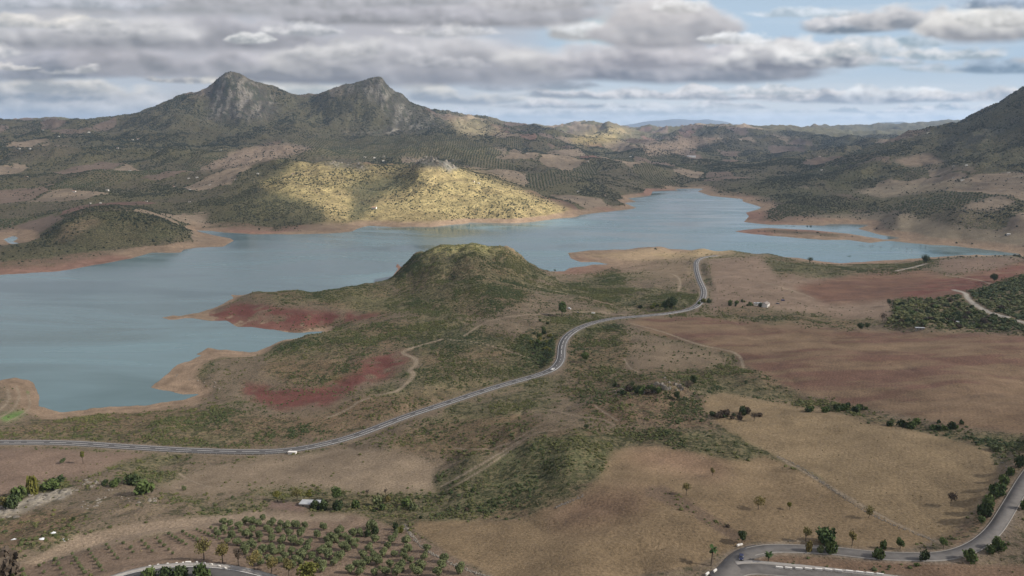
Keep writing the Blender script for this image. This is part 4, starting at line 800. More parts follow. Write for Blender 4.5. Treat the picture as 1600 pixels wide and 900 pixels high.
# ------------------------------------------------------------------ far blue ranges
def range_(pts, Yd, depth, col, name='far_hills'):
    P = catmull(pts, 14); px = P[:, 0]; py = P[:, 1]
    px = np.linspace(pts[0][0], pts[-1][0], 220); py = np.interp(px, P[:, 0], P[:, 1])
    py = py + .9 * fbm(px / 14 + Yd, px * 0, 4) * np.clip((201 - py) / 5, 0, 1)
    Xc, Zc = at_y(px, py, Yd); V = []
    prof = [(-1, -.3), (-.75, .12), (-.5, .38), (-.3, .6), (-.15, .8), (0, 1), (.4, .6), (1, -.2)]
    for (f, g) in prof:
        n = fbm(Xc / 900 + f * 3, Xc * 0 + f * 5, 4) * .22 * (1 - abs(g)) * np.maximum(Zc - 150, 0)
        k = (Yd + f * depth) / Yd
        V.append(np.stack([Xc + n * 2, Yd + f * depth + n, 150 + (Zc - 150) * g + n - (20 if f == -1 else 0)], -1))
    V = np.array(V); I = np.arange(V.shape[0] * V.shape[1]).reshape(V.shape[:2])
    Q = np.stack([I[:-1, :-1], I[:-1, 1:], I[1:, 1:], I[1:, :-1]], -1).reshape(-1, 4)[:, ::-1]
    link(name, np_mesh(name, V.reshape(-1, 3), Q, mat(name + '_material', col, .95, .25, .0012), True), kind='structure')
range_([(770,205),(800,198),(818,194.5),(835,199),(870,199),(900,204)], 24000, 1500, (.02,.025,.03))
range_([(930,204),(960,198.5),(985,194),(1010,190),(1040,187.5),(1060,186),(1085,187.5),(1105,187),(1130,190),(1150,194),(1175,195),(1200,200),(1225,204)], 27000, 2500, (.05,.05,.05))
range_([(1185,206),(1208,201),(1225,198),(1242,196),(1252,198.5),(1258,201),(1266,198),(1275,196),(1288,198),(1300,202),(1320,206)], 26000, 1500, (.03,.035,.035))
range_([(1330,206),(1352,198),(1370,192),(1395,190.5),(1412,190),(1425,194),(1450,191),(1475,187.5),(1500,188.5),(1540,186),(1600,184),(1680,190)], 25000, 1500, (.03,.035,.035))

# ------------------------------------------------------------------ scattered vegetation (uncountable): one object per kind
def scatter(name, P, scl, tint, material, sub=2, squash=.8):
    me = bpy.data.meshes.new(name); me.vertices.add(len(P)); me.vertices.foreach_set('co', np.asarray(P, np.float32).ravel())
    for nm, v in (('scl', scl), ('tint', tint), ('turn', rng.random(len(P)) * 6.28)):
        a = me.attributes.new(nm, 'FLOAT', 'POINT'); a.data.foreach_set('value', np.asarray(v, np.float32))
    me.materials.append(material)
    o = link(name, me, kind='stuff')
    g = bpy.data.node_groups.new(name + '_spread', 'GeometryNodeTree')
    g.interface.new_socket('Geometry', in_out='INPUT', socket_type='NodeSocketGeometry'); g.interface.new_socket('Geometry', in_out='OUTPUT', socket_type='NodeSocketGeometry')
    N_ = g.nodes.new; L = g.links.new; gi = N_('NodeGroupInput'); go = N_('NodeGroupOutput'); gti = N_('GeometryNodeGeometryToInstance')
    for k in range(4):
        ic = N_('GeometryNodeMeshIcoSphere'); ic.inputs['Subdivisions'].default_value = sub; ic.inputs['Radius'].default_value = 1
        sp = N_('GeometryNodeSetPosition'); nz = N_('ShaderNodeTexNoise'); nz.inputs['Scale'].default_value = 1.7; nz.inputs['Detail'].default_value = 2
        ps = N_('GeometryNodeInputPosition'); va = N_('ShaderNodeVectorMath'); va.operation = 'ADD'; va.inputs[1].default_value = (k * 7.1, k * 3.3, 1.7 * k)
        L(ps.outputs[0], va.inputs[0]); L(va.outputs[0], nz.inputs['Vector'])
        sb = N_('ShaderNodeVectorMath'); sb.operation = 'SUBTRACT'; sb.inputs[1].default_value = (.5, .5, .5); L(nz.outputs['Color'], sb.inputs[0])
        sc = N_('ShaderNodeVectorMath'); sc.operation = 'SCALE'; sc.inputs['Scale'].default_value = 2.2; L(sb.outputs[0], sc.inputs[0])
        L(ic.outputs[0], sp.inputs[0]); L(sc.outputs[0], sp.inputs['Offset'])
        tf = N_('GeometryNodeTransform'); tf.inputs['Scale'].default_value = (1, .85 + .1 * k, squash); tf.inputs['Translation'].default_value = (0, 0, squash * .55); L(sp.outputs[0], tf.inputs[0])
        sm = N_('GeometryNodeSetMaterial'); sm.inputs['Material'].default_value = material; L(tf.outputs[0], sm.inputs[0])
        L(sm.outputs[0], gti.inputs[0])
    ip = N_('GeometryNodeInstanceOnPoints'); ip.inputs['Pick Instance'].default_value = True
    rv = N_('FunctionNodeRandomValue'); rv.data_type = 'INT'; rv.inputs[4].default_value = 0; rv.inputs[5].default_value = 3
    L(rv.outputs[2], ip.inputs['Instance Index'])
    na = N_('GeometryNodeInputNamedAttribute'); na.data_type = 'FLOAT'; na.inputs[0].default_value = 'scl'
    nb = N_('GeometryNodeInputNamedAttribute'); nb.data_type = 'FLOAT'; nb.inputs[0].default_value = 'turn'
    cx = N_('ShaderNodeCombineXYZ'); L(nb.outputs[0], cx.inputs[2]); L(cx.outputs[0], ip.inputs['Rotation'])
    L(gi.outputs[0], ip.inputs['Points']); L(gti.outputs[0], ip.inputs['Instance']); L(na.outputs[0], ip.inputs['Scale']); L(ip.outputs[0], go.inputs[0])
    md = o.modifiers.new('spread', 'NODES'); md.node_group = g
    return o
def sample(n, r0, r1, p=2.0):
    a = rng.uniform(-R(39), R(39), n); u = rng.random(n); r = (r0 ** p + u * (r1 ** p - r0 ** p)) ** (1 / p)
    return np.sin(a) * r, np.cos(a) * r
VLAT = None
def veg_at(x, y, z):
    """vegetation density and kind from the ground sheet's own vertices"""
    a = np.arctan2(x, y); r = np.hypot(x, y)
    i = np.clip(np.round(np.interp(a, cols, np.arange(len(cols)))).astype(int), 0, nc - 1); j = np.clip(np.round(np.interp(r, rows, np.arange(len(rows)))).astype(int), 0, nr - 1)
    k = j * nc + i; return VEG[k], KIND[k], SH[k]
def surf(x, y):
    """height of the ground sheet itself (its own lattice), so nothing floats or sinks"""
    a = np.arctan2(x, y); r = np.hypot(x, y)
    fi = np.interp(a, cols, np.arange(len(cols))); fj = np.interp(r, rows, np.arange(len(rows)))
    i = np.clip(fi.astype(int), 0, nc - 2); j = np.clip(fj.astype(int), 0, nr - 2); u = fi - i; v = fj - j
    return (H[j, i] * (1 - u) + H[j, i + 1] * u) * (1 - v) + (H[j + 1, i] * (1 - u) + H[j + 1, i + 1] * u) * v
leafA = leaf_mat('scrub_leaf_material', (.15,.135,.05), (.035,.052,.022), True)
leafB = leaf_mat('olive_leaf_material', (.10,.105,.06), (.05,.06,.035), True)
leafC = leaf_mat('wood_leaf_material', (.068,.066,.038), (.024,.032,.022), True)
# near scrub
x, y = sample(1000000, 330, 1750, 1.3); r = np.hypot(x, y); v, k, s = veg_at(x, y, 0)
clump = sstep(-.10, .30, fbm(x / 34 + 3, y / 34, 3) + .5 * fbm(x / 8, y / 8, 2)) * 1.5 + .10
keep = rng.random(len(x)) < (v ** 1.25) * .9 * clump * np.clip(r / 800, .55, 1.1) * (k != KINDS['orchard']); keep &= s > 6
keep |= (k == KINDS['orchard']) & (rng.random(len(x)) < .13) & (s > 6) & (v > .4)
x, y, v, r, k = x[keep], y[keep], v[keep], r[keep], k[keep]
sc_ = (.25 + .8 * rng.random(len(x)) ** 3 + .45 * v * rng.random(len(x))) * np.where(k == KINDS['orchard'], 2.6, 1)
tint = np.clip(.5 + .6 * fbm(x / 60, y / 60, 3) + .35 * (v - .5) + rng.normal(0, .18, len(x)), 0, 1)
near_pts = np.stack([x, y, surf(x, y)], -1)
# the bushes that show largest become objects of their own
app = sc_ / r * (x * 0 + 1); order = np.argsort(-app * ((np.abs(np.arctan2(x, y)) < R(33.5)) & (r > 350)))
BIG = order[:100]; rest = np.ones(len(x), bool); rest[BIG] = False
scatter('scrub', near_pts[rest], sc_[rest], tint[rest], leafA, 2, .75)
tuft = leaf_mat('dry_tuft_material', (.23,.185,.11), (.12,.095,.055), True)
x, y = sample(300000, 330, 1500, 1.3); v, k, s = veg_at(x, y, 0); q = fbm(x / 15 + 30, y / 15, 3)
m = (s > 8) & (((k == 2) & (rng.random(len(x)) < .30)) | ((k == 1) & (rng.random(len(x)) < .035)) | ((k == 4) & (rng.random(len(x)) < .05))) & (q > -.2) & (VEG[0] > -1)
hwd = np.ones(len(x), bool)
for bb, P_, Z_, hw_ in ROADS:
    for i_ in range(0, len(P_), 3): hwd &= np.hypot(x - P_[i_, 0], y - P_[i_, 1]) > hw_ + 2.5 if True else hwd
m &= hwd; x, y = x[m], y[m]
scatter('dry_grass_tufts', np.stack([x, y, surf(x, y)], -1), .16 + .3 * rng.random(len(x)) ** 2, rng.random(len(x)), tuft, 1, .7)
# far woodland and groves
x, y = sample(900000, 1700, 8200, 1.35); r = np.hypot(x, y); v, k, s = veg_at(x, y, 0)
clump = sstep(-.12, .22, fbm(x / 150 + 3, y / 190, 4) + .3 * fbm(x / 30, y / 30, 2)) + .12
keep = (rng.random(len(x)) < (v * clump) * .8) & (s > 25) & (k != KINDS['rows']); x, y, v, r = x[keep], y[keep], v[keep], r[keep]
scatter('woodland', np.stack([x, y, surf(x, y)], -1), (1.1 + 2.2 * rng.random(len(x)) ** 2.5) * np.clip(r / 3500, .75, 1.4), np.clip(.55 + .6 * fbm(x / 300, y / 300, 3) + rng.normal(0, .15, len(x)), 0, 1), leafC, 2, .8)
sp = 13.0; gx, gy = np.meshgrid(np.arange(-4300, 3600, sp), np.arange(1750, 5600, sp * 1.15)); c_, s_ = math.cos(.5), math.sin(.5)
ca = np.floor(fbm(gx / 700, gy / 700, 2) * 4) * .7; x = gx.ravel() + rng.normal(0, 1.0, gx.size); y = gy.ravel() + rng.normal(0, 1.0, gx.size)
y = y + .35 * x % sp
m = (np.abs(np.arctan2(x, y)) < R(38)); x, y = x[m], y[m]; v, k, s = veg_at(x, y, 0); m = (k == KINDS['rows']) & (s > 25) & (rng.random(len(x)) < .93); x, y = x[m], y[m]
scatter('far_olive_groves', np.stack([x, y, surf(x, y)], -1), 2.3 + .9 * rng.random(len(x)), rng.random(len(x)), leafB, 2, .8)
# ------------------------------------------------------------------ roads, pavements
def ribbon(name, XY, Z, o0, o1, dz, material, parent=None, kind='structure', skirt=0, dash=None, i0=0, i1=None, **kw):
    P = np.array(XY)[i0:i1]; Zs = np.array(Z)[i0:i1]
    T = np.gradient(P, axis=0); T /= np.linalg.norm(T, axis=1)[:, None] + 1e-9; Nn = np.stack([T[:, 1], -T[:, 0]], 1)
    A = P + Nn * o0; B = P + Nn * o1; V = []; Q = []
    cum = np.concatenate([[0], np.cumsum(np.hypot(*np.diff(P, axis=0).T))])
    if dash:
        L = cum[-1]; s = 0
        while s + dash[0] < L:
            q = [np.array([np.interp(t, cum, C[:, c]) for c in (0, 1)] + [np.interp(t, cum, Zs) + dz]) for t in (s, s + dash[0]) for C in (A, B)]
            n = len(V); V += q; Q.append((n, n + 2, n + 3, n + 1)); s += dash[0] + dash[1]
    else:
        n = len(P)
        V = [(*a, z + dz) for a, z in zip(A, Zs)] + [(*b, z + dz) for b, z in zip(B, Zs)]
        Q = [(i, i + 1, n + i + 1, n + i) for i in range(n - 1)]
        if skirt:
            V += [(*a, z + dz - skirt) for a, z in zip(A, Zs)] + [(*b, z + dz - skirt) for b, z in zip(B, Zs)]
            Q += [(2 * n + i, 2 * n + i + 1, i + 1, i) for i in range(n - 1)] + [(n + i, n + i + 1, 3 * n + i + 1, 3 * n + i) for i in range(n - 1)]
    Q = [q[::-1] if False else q for q in Q]
    return link(name, np_mesh(name, V, Q, material), parent=parent, kind=kind, **kw)
asph = mat('asphalt_material', (.088, .084, .083), .85, .12, .25); asph2 = mat('old_asphalt_material', (.135, .125, .118), .9, .18, .3)
paint = mat('road_paint_material', (.72, .70, .68), .7, .1, .5); conc = mat('pavement_material', (.30, .28, .26), .9, .12, .5); whit = mat('white_concrete_material', (.72, .69, .65), .8, .08, 1.5)
def resample(road, step):
    bb, P, Z, hw = road; cum = np.concatenate([[0], np.cumsum(np.hypot(*np.diff(P, axis=0).T))]); t = np.arange(0, cum[-1], step)
    Q = np.stack([np.interp(t, cum, P[:, 0]), np.interp(t, cum, P[:, 1])], 1); return smooth(Q, 4), smooth(np.interp(t, cum, Z), 4)
MP, MZ = resample(MAIN, 5.0); LP, LZ = resample(LOOP, 3.0); FP, FZ = resample(FRONT, 3.0); KP, KZ = resample(LINK, 2.0); VP, VZ = resample(CURVE, 3.0)
rd = ribbon('road', MP, MZ, -4.6, 4.6, .06, asph, skirt=.6)
ribbon('edge_line', MP, MZ, -3.7, -3.42, .075, paint, rd, None); ribbon('edge_line', MP, MZ, 3.42, 3.7, .075, paint, rd, None)
ribbon('centre_line', MP, MZ, -.16, .16, .075, paint, rd, 'stuff', dash=(14, 5))
r2_ = ribbon('road', LP, LZ, -3.2, 3.2, .05, asph2, skirt=.5)
ribbon('kerb', LP, LZ, -3.45, -3.2, .16, conc, r2_, None, skirt=.6); ribbon('kerb', LP, LZ, 3.2, 3.45, .16, conc, r2_, None, skirt=.6)
ribbon('road', KP, KZ, -4.6, 4.6, .054, asph2, skirt=.5)
r3_ = ribbon('road', FP, FZ, -4.0, 4.0, .058, asph2, skirt=.5)
ribbon('kerb', FP, FZ, -4.2, -4.0, .17, conc, r3_, None, skirt=.6, i0=0, i1=int(len(FP) * .72))
r4_ = ribbon('road', VP, VZ, -4.2, 4.2, .05, asph, skirt=.5)
ribbon('edge_line', VP, VZ, -3.9, -3.6, .065, paint, r4_, None)
# side of the road away from the camera: the pavement
def side_path(road_pts, z, off):
    P = np.array(road_pts); T = np.gradient(P, axis=0); T /= np.linalg.norm(T, axis=1)[:, None]; Nn = np.stack([T[:, 1], -T[:, 0]], 1)
    q = P + Nn * off; m = q[:, 1].mean() > P[:, 1].mean(); return (1 if m else -1)
sf = side_path(FP, FZ, 6); sv = side_path(VP, VZ, 6)
nF = len(FP)
ribbon('pavement', FP, FZ, sf * 4.2, sf * 6.6, .18, conc, skirt=.8, i0=0, i1=int(nF * .66))
ribbon('pavement', FP, FZ, sf * 4.2, sf * 5.8, .18, conc, skirt=.8, i0=int(nF * .80), i1=nF)
ribbon('pavement', VP, VZ, sv * 4.25, sv * 6.9, .18, conc, skirt=.8)

# ------------------------------------------------------------------ small solids
class MB:
    def __init__(s): s.v = []; s.f = []; s.m = []
    def box(s, x0, x1, y0, y1, z0, z1, b=0, mi=0):
        n = len(s.v); ins = b
        s.v += [(x0, y0, z0), (x1, y0, z0), (x1, y1, z0), (x0, y1, z0), (x0, y0, z1 - b), (x1, y0, z1 - b), (x1, y1, z1 - b), (x0, y1, z1 - b)]
        f = [(0, 3, 2, 1), (0, 1, 5, 4), (1, 2, 6, 5), (2, 3, 7, 6), (3, 0, 4, 7)]
        if b:
            s.v += [(x0 + b, y0 + b, z1), (x1 - b, y0 + b, z1), (x1 - b, y1 - b, z1), (x0 + b, y1 - b, z1)]; f += [(4, 5, 9, 8), (5, 6, 10, 9), (6, 7, 11, 10), (7, 4, 8, 11), (8, 9, 10, 11)]
        else: f += [(4, 5, 6, 7)]
        s.f += [tuple(n + i for i in q) for q in f]; s.m += [mi] * len(f); return s
    def prism(s, pts, y0, y1):          # outline in x,z extruded along y
        n = len(s.v); k = len(pts)
        s.v += [(p[0], y0, p[1]) for p in pts] + [(p[0], y1, p[1]) for p in pts]
        s.f += [tuple(n + i for i in range(k)), tuple(n + k + i for i in range(k))[::-1]] + [(n + i, n + k + i, n + k + (i + 1) % k, n + (i + 1) % k) for i in range(k)]; return s
    def tube(s, a, b, r0, r1, n=6):
        a = Vector(a); b = Vector(b); d = (b - a).normalized(); u = d.orthogonal().normalized(); w_ = d.cross(u); k = len(s.v)
        for c, r in ((a, r0), (b, r1)):
            for i in range(n):
                t = 6.2832 * i / n; s.v.append(tuple(c + u * math.cos(t) * r + w_ * math.sin(t) * r))
        s.f += [(k + i, k + (i + 1) % n, k + n + (i + 1) % n, k + n + i) for i in range(n)] + [tuple(k + n + i for i in range(n)), tuple(k + i for i in range(n))[::-1]]; return s
    def mesh(s, name, material, smooth_=False):
        me = bpy.data.meshes.new(name); me.from_pydata(s.v, [], s.f); me.materials.append(material)
        if smooth_:
            for p in me.polygons: p.use_smooth = True
        me.update(); return me
def empty(name, loc, rz=0, label=None, cat=None, group=None, scale=1):
    return link(name, None, label=label, cat=cat, group=group, loc=loc, rz=rz, scale=scale)
def copy_tree(o, loc, rz=0, scale=1, label=None, cat=None, group=None):
    c = o.copy(); COL.objects.link(c); c.location = loc; c.rotation_euler = (0, 0, rz); c.scale = (scale,) * 3
    if label: c['label'] = label
    if cat: c['category'] = cat
    if group: c['group'] = group
    elif 'group' in c: del c['group']
    for ch in o.children:
        d = ch.copy(); COL.objects.link(d); d.parent = c
    return c
_gc = {}
def G(px, py):
    x, y, z = ground(px, py); return (x, y, float(surf(np.array([x]), np.array([y]))[0]))

# ------------------------------------------------------------------ trees
bark = mat('bark_material', (.10, .08, .062), .95, .25, 3)
LM = {'green': leaf_mat('broadleaf_material', (.15,.19,.06), (.035,.06,.022)), 'autumn': leaf_mat('autumn_leaf_material', (.25,.19,.07), (.10,.10,.04)),
      'olive': leaf_mat('olive_tree_material', (.21,.23,.11), (.085,.105,.05)), 'dark': leaf_mat('evergreen_material', (.075,.10,.038), (.025,.04,.018)),
      'yellow': leaf_mat('yellowing_leaf_material', (.20,.17,.04), (.085,.10,.025)), 'dry': leaf_mat('dry_shrub_material', (.13,.10,.07), (.07,.055,.045)), 'palm': leaf_mat('palm_leaf_material', (.07,.11,.035), (.03,.055,.02))}
def crown(seed, clumps, leaves, size, squash=.9):
    """leaf faces scattered through clumps; unit: crown radius 1 around the origin"""
    g = np.random.default_rng(seed); V = []; 
    for c, r in clumps:
        n = int(leaves * r * r); d = g.normal(size=(n, 3)); d /= np.linalg.norm(d, axis=1)[:, None]; rad = r * (.55 + .5 * g.random(n) ** .5)
        p = np.array(c) + d * rad[:, None] * [1, 1, squash]
        u = g.normal(size=(n, 3)) + d * .3; u /= np.linalg.norm(u, axis=1)[:, None]; w_ = np.cross(d + g.normal(size=(n, 3)) * .5, u); w_ /= np.linalg.norm(w_, axis=1)[:, None]
        s = size * (.6 + .8 * g.random(n))[:, None]
        V.append(np.stack([p - u * s - w_ * s * .6, p + u * s - w_ * s * .6, p + u * s * .9 + w_ * s * .7, p - u * s * .7 + w_ * s * .8], 1).reshape(-1, 3))
    V = np.concatenate(V); return V, np.arange(len(V)).reshape(-1, 4)
def clumps_for(seed, n, rx, rz, r0, r1, z0):
    g = np.random.default_rng(seed); out = []
    for i in range(n):
        d = g.normal(size=3); d /= np.linalg.norm(d); q = g.random() ** .4
        out.append(((d[0] * rx * q, d[1] * rx * q, z0 + d[2] * rz * q), r0 + (r1 - r0) * g.random()))
    return out
def make_tree(name, seed, leafk, h, cw, ch, trunk_h, tr, n=12, leaves=130, size=.22, label='', cat='tree', group=None, limbs=5):
    t = empty(name, (0, 0, 0), 0, label, cat, group); g = random.Random(seed)
    cl = clumps_for(seed, n, cw * .62, ch * .30, cw * .30, cw * .5, h - ch * .5)
    mb = MB(); top = (g.uniform(-.1, .1) * cw, g.uniform(-.1, .1) * cw, trunk_h)
    mb.tube((0, 0, -.3), top, tr * 1.3, tr * .8, 7)
    for i in range(limbs):
        c = cl[i % len(cl)][0]; mid = tuple((top[j] * .5 + c[j] * .5) + g.uniform(-.1, .1) * cw for j in range(3))
        mb.tube(top, mid, tr * .6, tr * .35, 5); mb.tube(mid, c, tr * .35, tr * .12, 5)
    link('trunk', mb.mesh('trunk', bark), parent=t)
    V, Q = crown(seed, cl, leaves, size); V[:, 2] = np.maximum(V[:, 2], .1)
    link('crown', np_mesh('crown', V, Q, LM[leafk]), parent=t); return t
def make_bush(name, seed, leafk, rad, hh, label='', cat='bush', group=None, leaves=90, size=.16):
    cl = clumps_for(seed, 9, rad * .6, hh * .25, rad * .35, rad * .55, hh * .5)
    t = empty(name, (0, 0, 0), 0, label, cat, group); V, Q = crown(seed, cl, leaves / rad ** 2 * 1.3, size * rad); V[:, 2] = np.maximum(V[:, 2], -.1)
    mb = MB(); 
    for i in range(4): mb.tube((0, 0, -.2), cl[i][0], .06 * rad, .03 * rad, 5)
    link('stem', mb.mesh('stem', bark), parent=t); link('crown', np_mesh('crown', V, Q, LM[leafk]), parent=t); return t
def make_palm(name, seed, h, fr, label):
    t = empty(name, (0, 0, 0), 0, label, 'palm tree'); g = random.Random(seed); mb = MB(); z = -.3; x = 0
    while z < h: mb.tube((x, 0, z), (x + .02, 0, z + .45), .30, .24, 8); z += .4; x += .02
    link('trunk', mb.mesh('trunk', bark), parent=t); V = []; Q = []
    me = None
    for k in range(30):
        a = g.uniform(0, 6.28); up = g.uniform(-.75, 1.1); L_ = fr * g.uniform(.75, 1.1); prev = Vector((x, 0, h)); d = Vector((math.cos(a) * math.cos(up), math.sin(a) * math.cos(up), math.sin(up))); sd = Vector((-math.sin(a), math.cos(a), 0))
        vv = []
        for i in range(6):
            w_ = .5 * fr * (.12 + .35 * math.sin(math.pi * min(1, (i + .6) / 6))); vv += [prev + sd * w_ - Vector((0, 0, w_ * .4)), prev, prev - sd * w_ - Vector((0, 0, w_ * .4))]
            d = (d + Vector((0, 0, -.16))).normalized(); prev = prev + d * L_ / 6
        ff = []
        for i in range(5):
            b_ = i * 3; ff += [(b_, b_ + 1, b_ + 4, b_ + 3), (b_ + 1, b_ + 2, b_ + 5, b_ + 4)]
        link('frond', np_mesh('frond', [tuple(q) for q in vv], ff, LM['palm']), parent=t)
    mb = MB(); 
    for k in range(14):
        a = g.uniform(0, 6.28); mb.tube((x + .2 * math.cos(a), .2 * math.sin(a), h - .2), (x + .6 * math.cos(a), .6 * math.sin(a), h - g.uniform(1.0, 2.4)), .16, .05, 4)
    link('dead_fronds', mb.mesh('dead_fronds', LM['dry']), parent=t, kind='stuff'); return t
def place(make, px, py, hpx, *a, **k):
    """stand a plant on the ground under a picture point, as tall as hpx picture pixels"""
    x, y, z = G(px, py); s = math.hypot(y, CAMZ - z) / F * hpx; return (x, y, z), s
TREES = [ # px, py of base, height px, kind, width factor, label
 (1259,846,26,'autumn',.75,'young tree with thinning yellow-green crown, standing left of the widest dark bush by the lane'),
 (1331,853,26,'autumn',.6,'slim yellowing tree on a tall stem at the upper edge of the lane'),
 (1406,858,21,'green',.8,'small round-headed tree just above the lane, between the yellowing tree and the ditch'),
 (1474,857,21,'green',.8,'small leafy tree where the stony ditch comes down to the lane'),
 (1357,809,21,'autumn',.9,'bare-looking almond tree growing on the line of the stony ditch'),
 (1233,797,15,'yellow',.6,'tiny yellowing sapling alone in the tan field'),
 (1486,791,25,'dry',.9,'dark leafless-looking tree alone in the large field near the lane bend'),
 (1072,773,21,'autumn',1.1,'almond tree inside the teardrop of unploughed ground'),
 (1113,743,14,'autumn',.8,'small almond tree, farthest of the three in the brown field'),
 (1185,796,23,'autumn',1.1,'spreading almond tree in the brown field, right of the teardrop patch'),
 (1159,849,23,'dark',.85,'round dark tree beside the pair of white blocks at the junction'),
 (915,671,9,'dark',1.5,'low dark tree alone on the slope above the brown field'),
 (130,724,23,'yellow',.35,'slim yellowing poplar in the field just below the main road'),
 (99,724,9,'green',1.7,'low rounded tree in the field left of the slim poplar'),
 (434,784,20,'yellow',1.0,'yellowing tree at the left end of the ruined hut plot'),
 (464,784,25,'autumn',.95,'tall grey-green tree directly left of the tin-roofed hut'),
 (484,784,22,'yellow',.7,'yellowing tree touching the left end of the tin-roofed hut'),
 (525,783,26,'green',1.05,'bright green tree rising behind the right end of the tin-roofed hut'),
 (574,776,12,'dry',.9,'bare grey tree right of the hut, at the edge of the stubble'),
 (602,774,13,'dry',.6,'bare upright tree farthest right along the stubble edge'),
 (585,832,20,'olive',.9,'grey-green tree at the corner of the pale track above the olive rows'),
 (319,874,38,'autumn',.9,'tall thin-leaved tree over the roadside curve, leftmost of the roadside row'),
 (348,880,36,'autumn',.85,'tall thin-leaved tree second from the left along the roadside curve'),
 (373,884,30,'dry',.6,'slender bare tree third from the left along the roadside curve'),
 (397,892,32,'autumn',.9,'rounded russet tree at the end of the roadside pavement'),
 (424,896,30,'autumn',.8,'thin autumn tree beyond the pavement end, among the olives'),
 (452,903,34,'autumn',.7,'slim trunked tree right of the pavement end'),
 (482,925,50,'yellow',.9,'large tawny tree cut by the bottom edge of the picture'),
 (878,495,27,'green',.75,'tall dark eucalyptus-like tree beside the parked white van'),
 (1050,484,24,'dark',1.0,'big rounded tree in the thicket left of the road bend'),
 (1039,485,17,'green',1.1,'broad tree at the left end of the thicket by the road bend'),
 (1390,478,12,'dark',1.2,'lone dark tree at the left tip of the orchard'),
 (1379,502,15,'dry',1.0,'grey bare tree below the orchard corner'),
 (1345,516,14,'dark',1.2,'dark round tree on the far edge of the ploughed field, left of a pair'),
 (1355,515,13,'dark',1.1,'dark round tree on the far edge of the ploughed field, right of a pair'),
 (1075,612,20,'dry',1.0,'large grey-green rounded tree at the right end of the rock outcrop'),
 (1083,600,15,'dark',1.1,'dark round tree just above the rock outcrop'),
 (1058,625,15,'dark',1.0,'dark green tree below the right side of the rock outcrop'),
 (988,606,12,'dark',1.3,'dark tree at the left of the rock outcrop'),
 (1020,614,13,'dark',1.2,'dark tree in front of the rock outcrop'),
 (914,566,18,'green',1.0,'bright green tree alone in the scrub inside the road bend'),
 (1165,602,9,'dark',1.2,'small dark tree on the grassy strip right of the outcrop'),
 (1178,658,16,'dry',1.0,'purple-brown bare tree at the right of the thicket in the tan field'),
 (1120,656,13,'dry',1.0,'purple-brown bare tree at the left of the thicket in the tan field'),
 (1325,409,11,'dark',1.4,'rounded tree on the lake shore below the island point'),
 (1445,412,14,'dark',1.6,'spreading tree beside the short paved track near the shore'),
 (1553,440,14,'dark',1.3,'rounded tree by the winding track, right side'),
 (1265,411,10,'dark',1.6,'wide tree on the dark knoll by the shore'),
 (115,816,10,'dark',.8,'small dark tree above the white plastic sheets'),
 (867,425,5,'dark',1.3,'tiny dark tree on the shore right of the wooded hill'),
]
def kindtree(kind, w_, h, seed, label, small):
    cw = h * .42 * w_; kw = dict(label=label, n=8 if small else 14, leaves=None)
    thin = {'dry': .3, 'autumn': .42, 'yellow': .6}.get(kind, 1.2)
    size = max(.16, h * .028); lv = thin * (210 if not small else 90) / (cw * .4) ** 2 / (kw['n'] / 6)
    return make_tree('tree', seed, kind, h, cw, h * (.74 if kind not in ('green','dark') else .86), h * .28, h * .022, n=kw['n'], leaves=lv, size=size, label=label, limbs=7)
for i, (px, py, hp, kind, w_, lab) in enumerate(TREES):
    p, h = place(None, px, py, hp); t = kindtree(kind, w_, h, 100 + i, lab, hp < 14); t.location = p; t.rotation_euler.z = i * 1.3
    if px == 130: t.name = 'poplar'; t['category'] = 'poplar'
    if 'almond' in lab: t.name = 'almond_tree'; t['category'] = 'almond tree'
for px, py, hp, lab in ((1111,884,38,'tall palm tree with bushy head beside the pavement corner'), (1200,879,19,'short palm tree on the brown verge island by the junction')):
    p, h = place(None, px, py, hp); t = make_palm('palm_tree', 5 + px, h * .72, h * .24 if hp > 25 else h * .42, lab); t.location = p
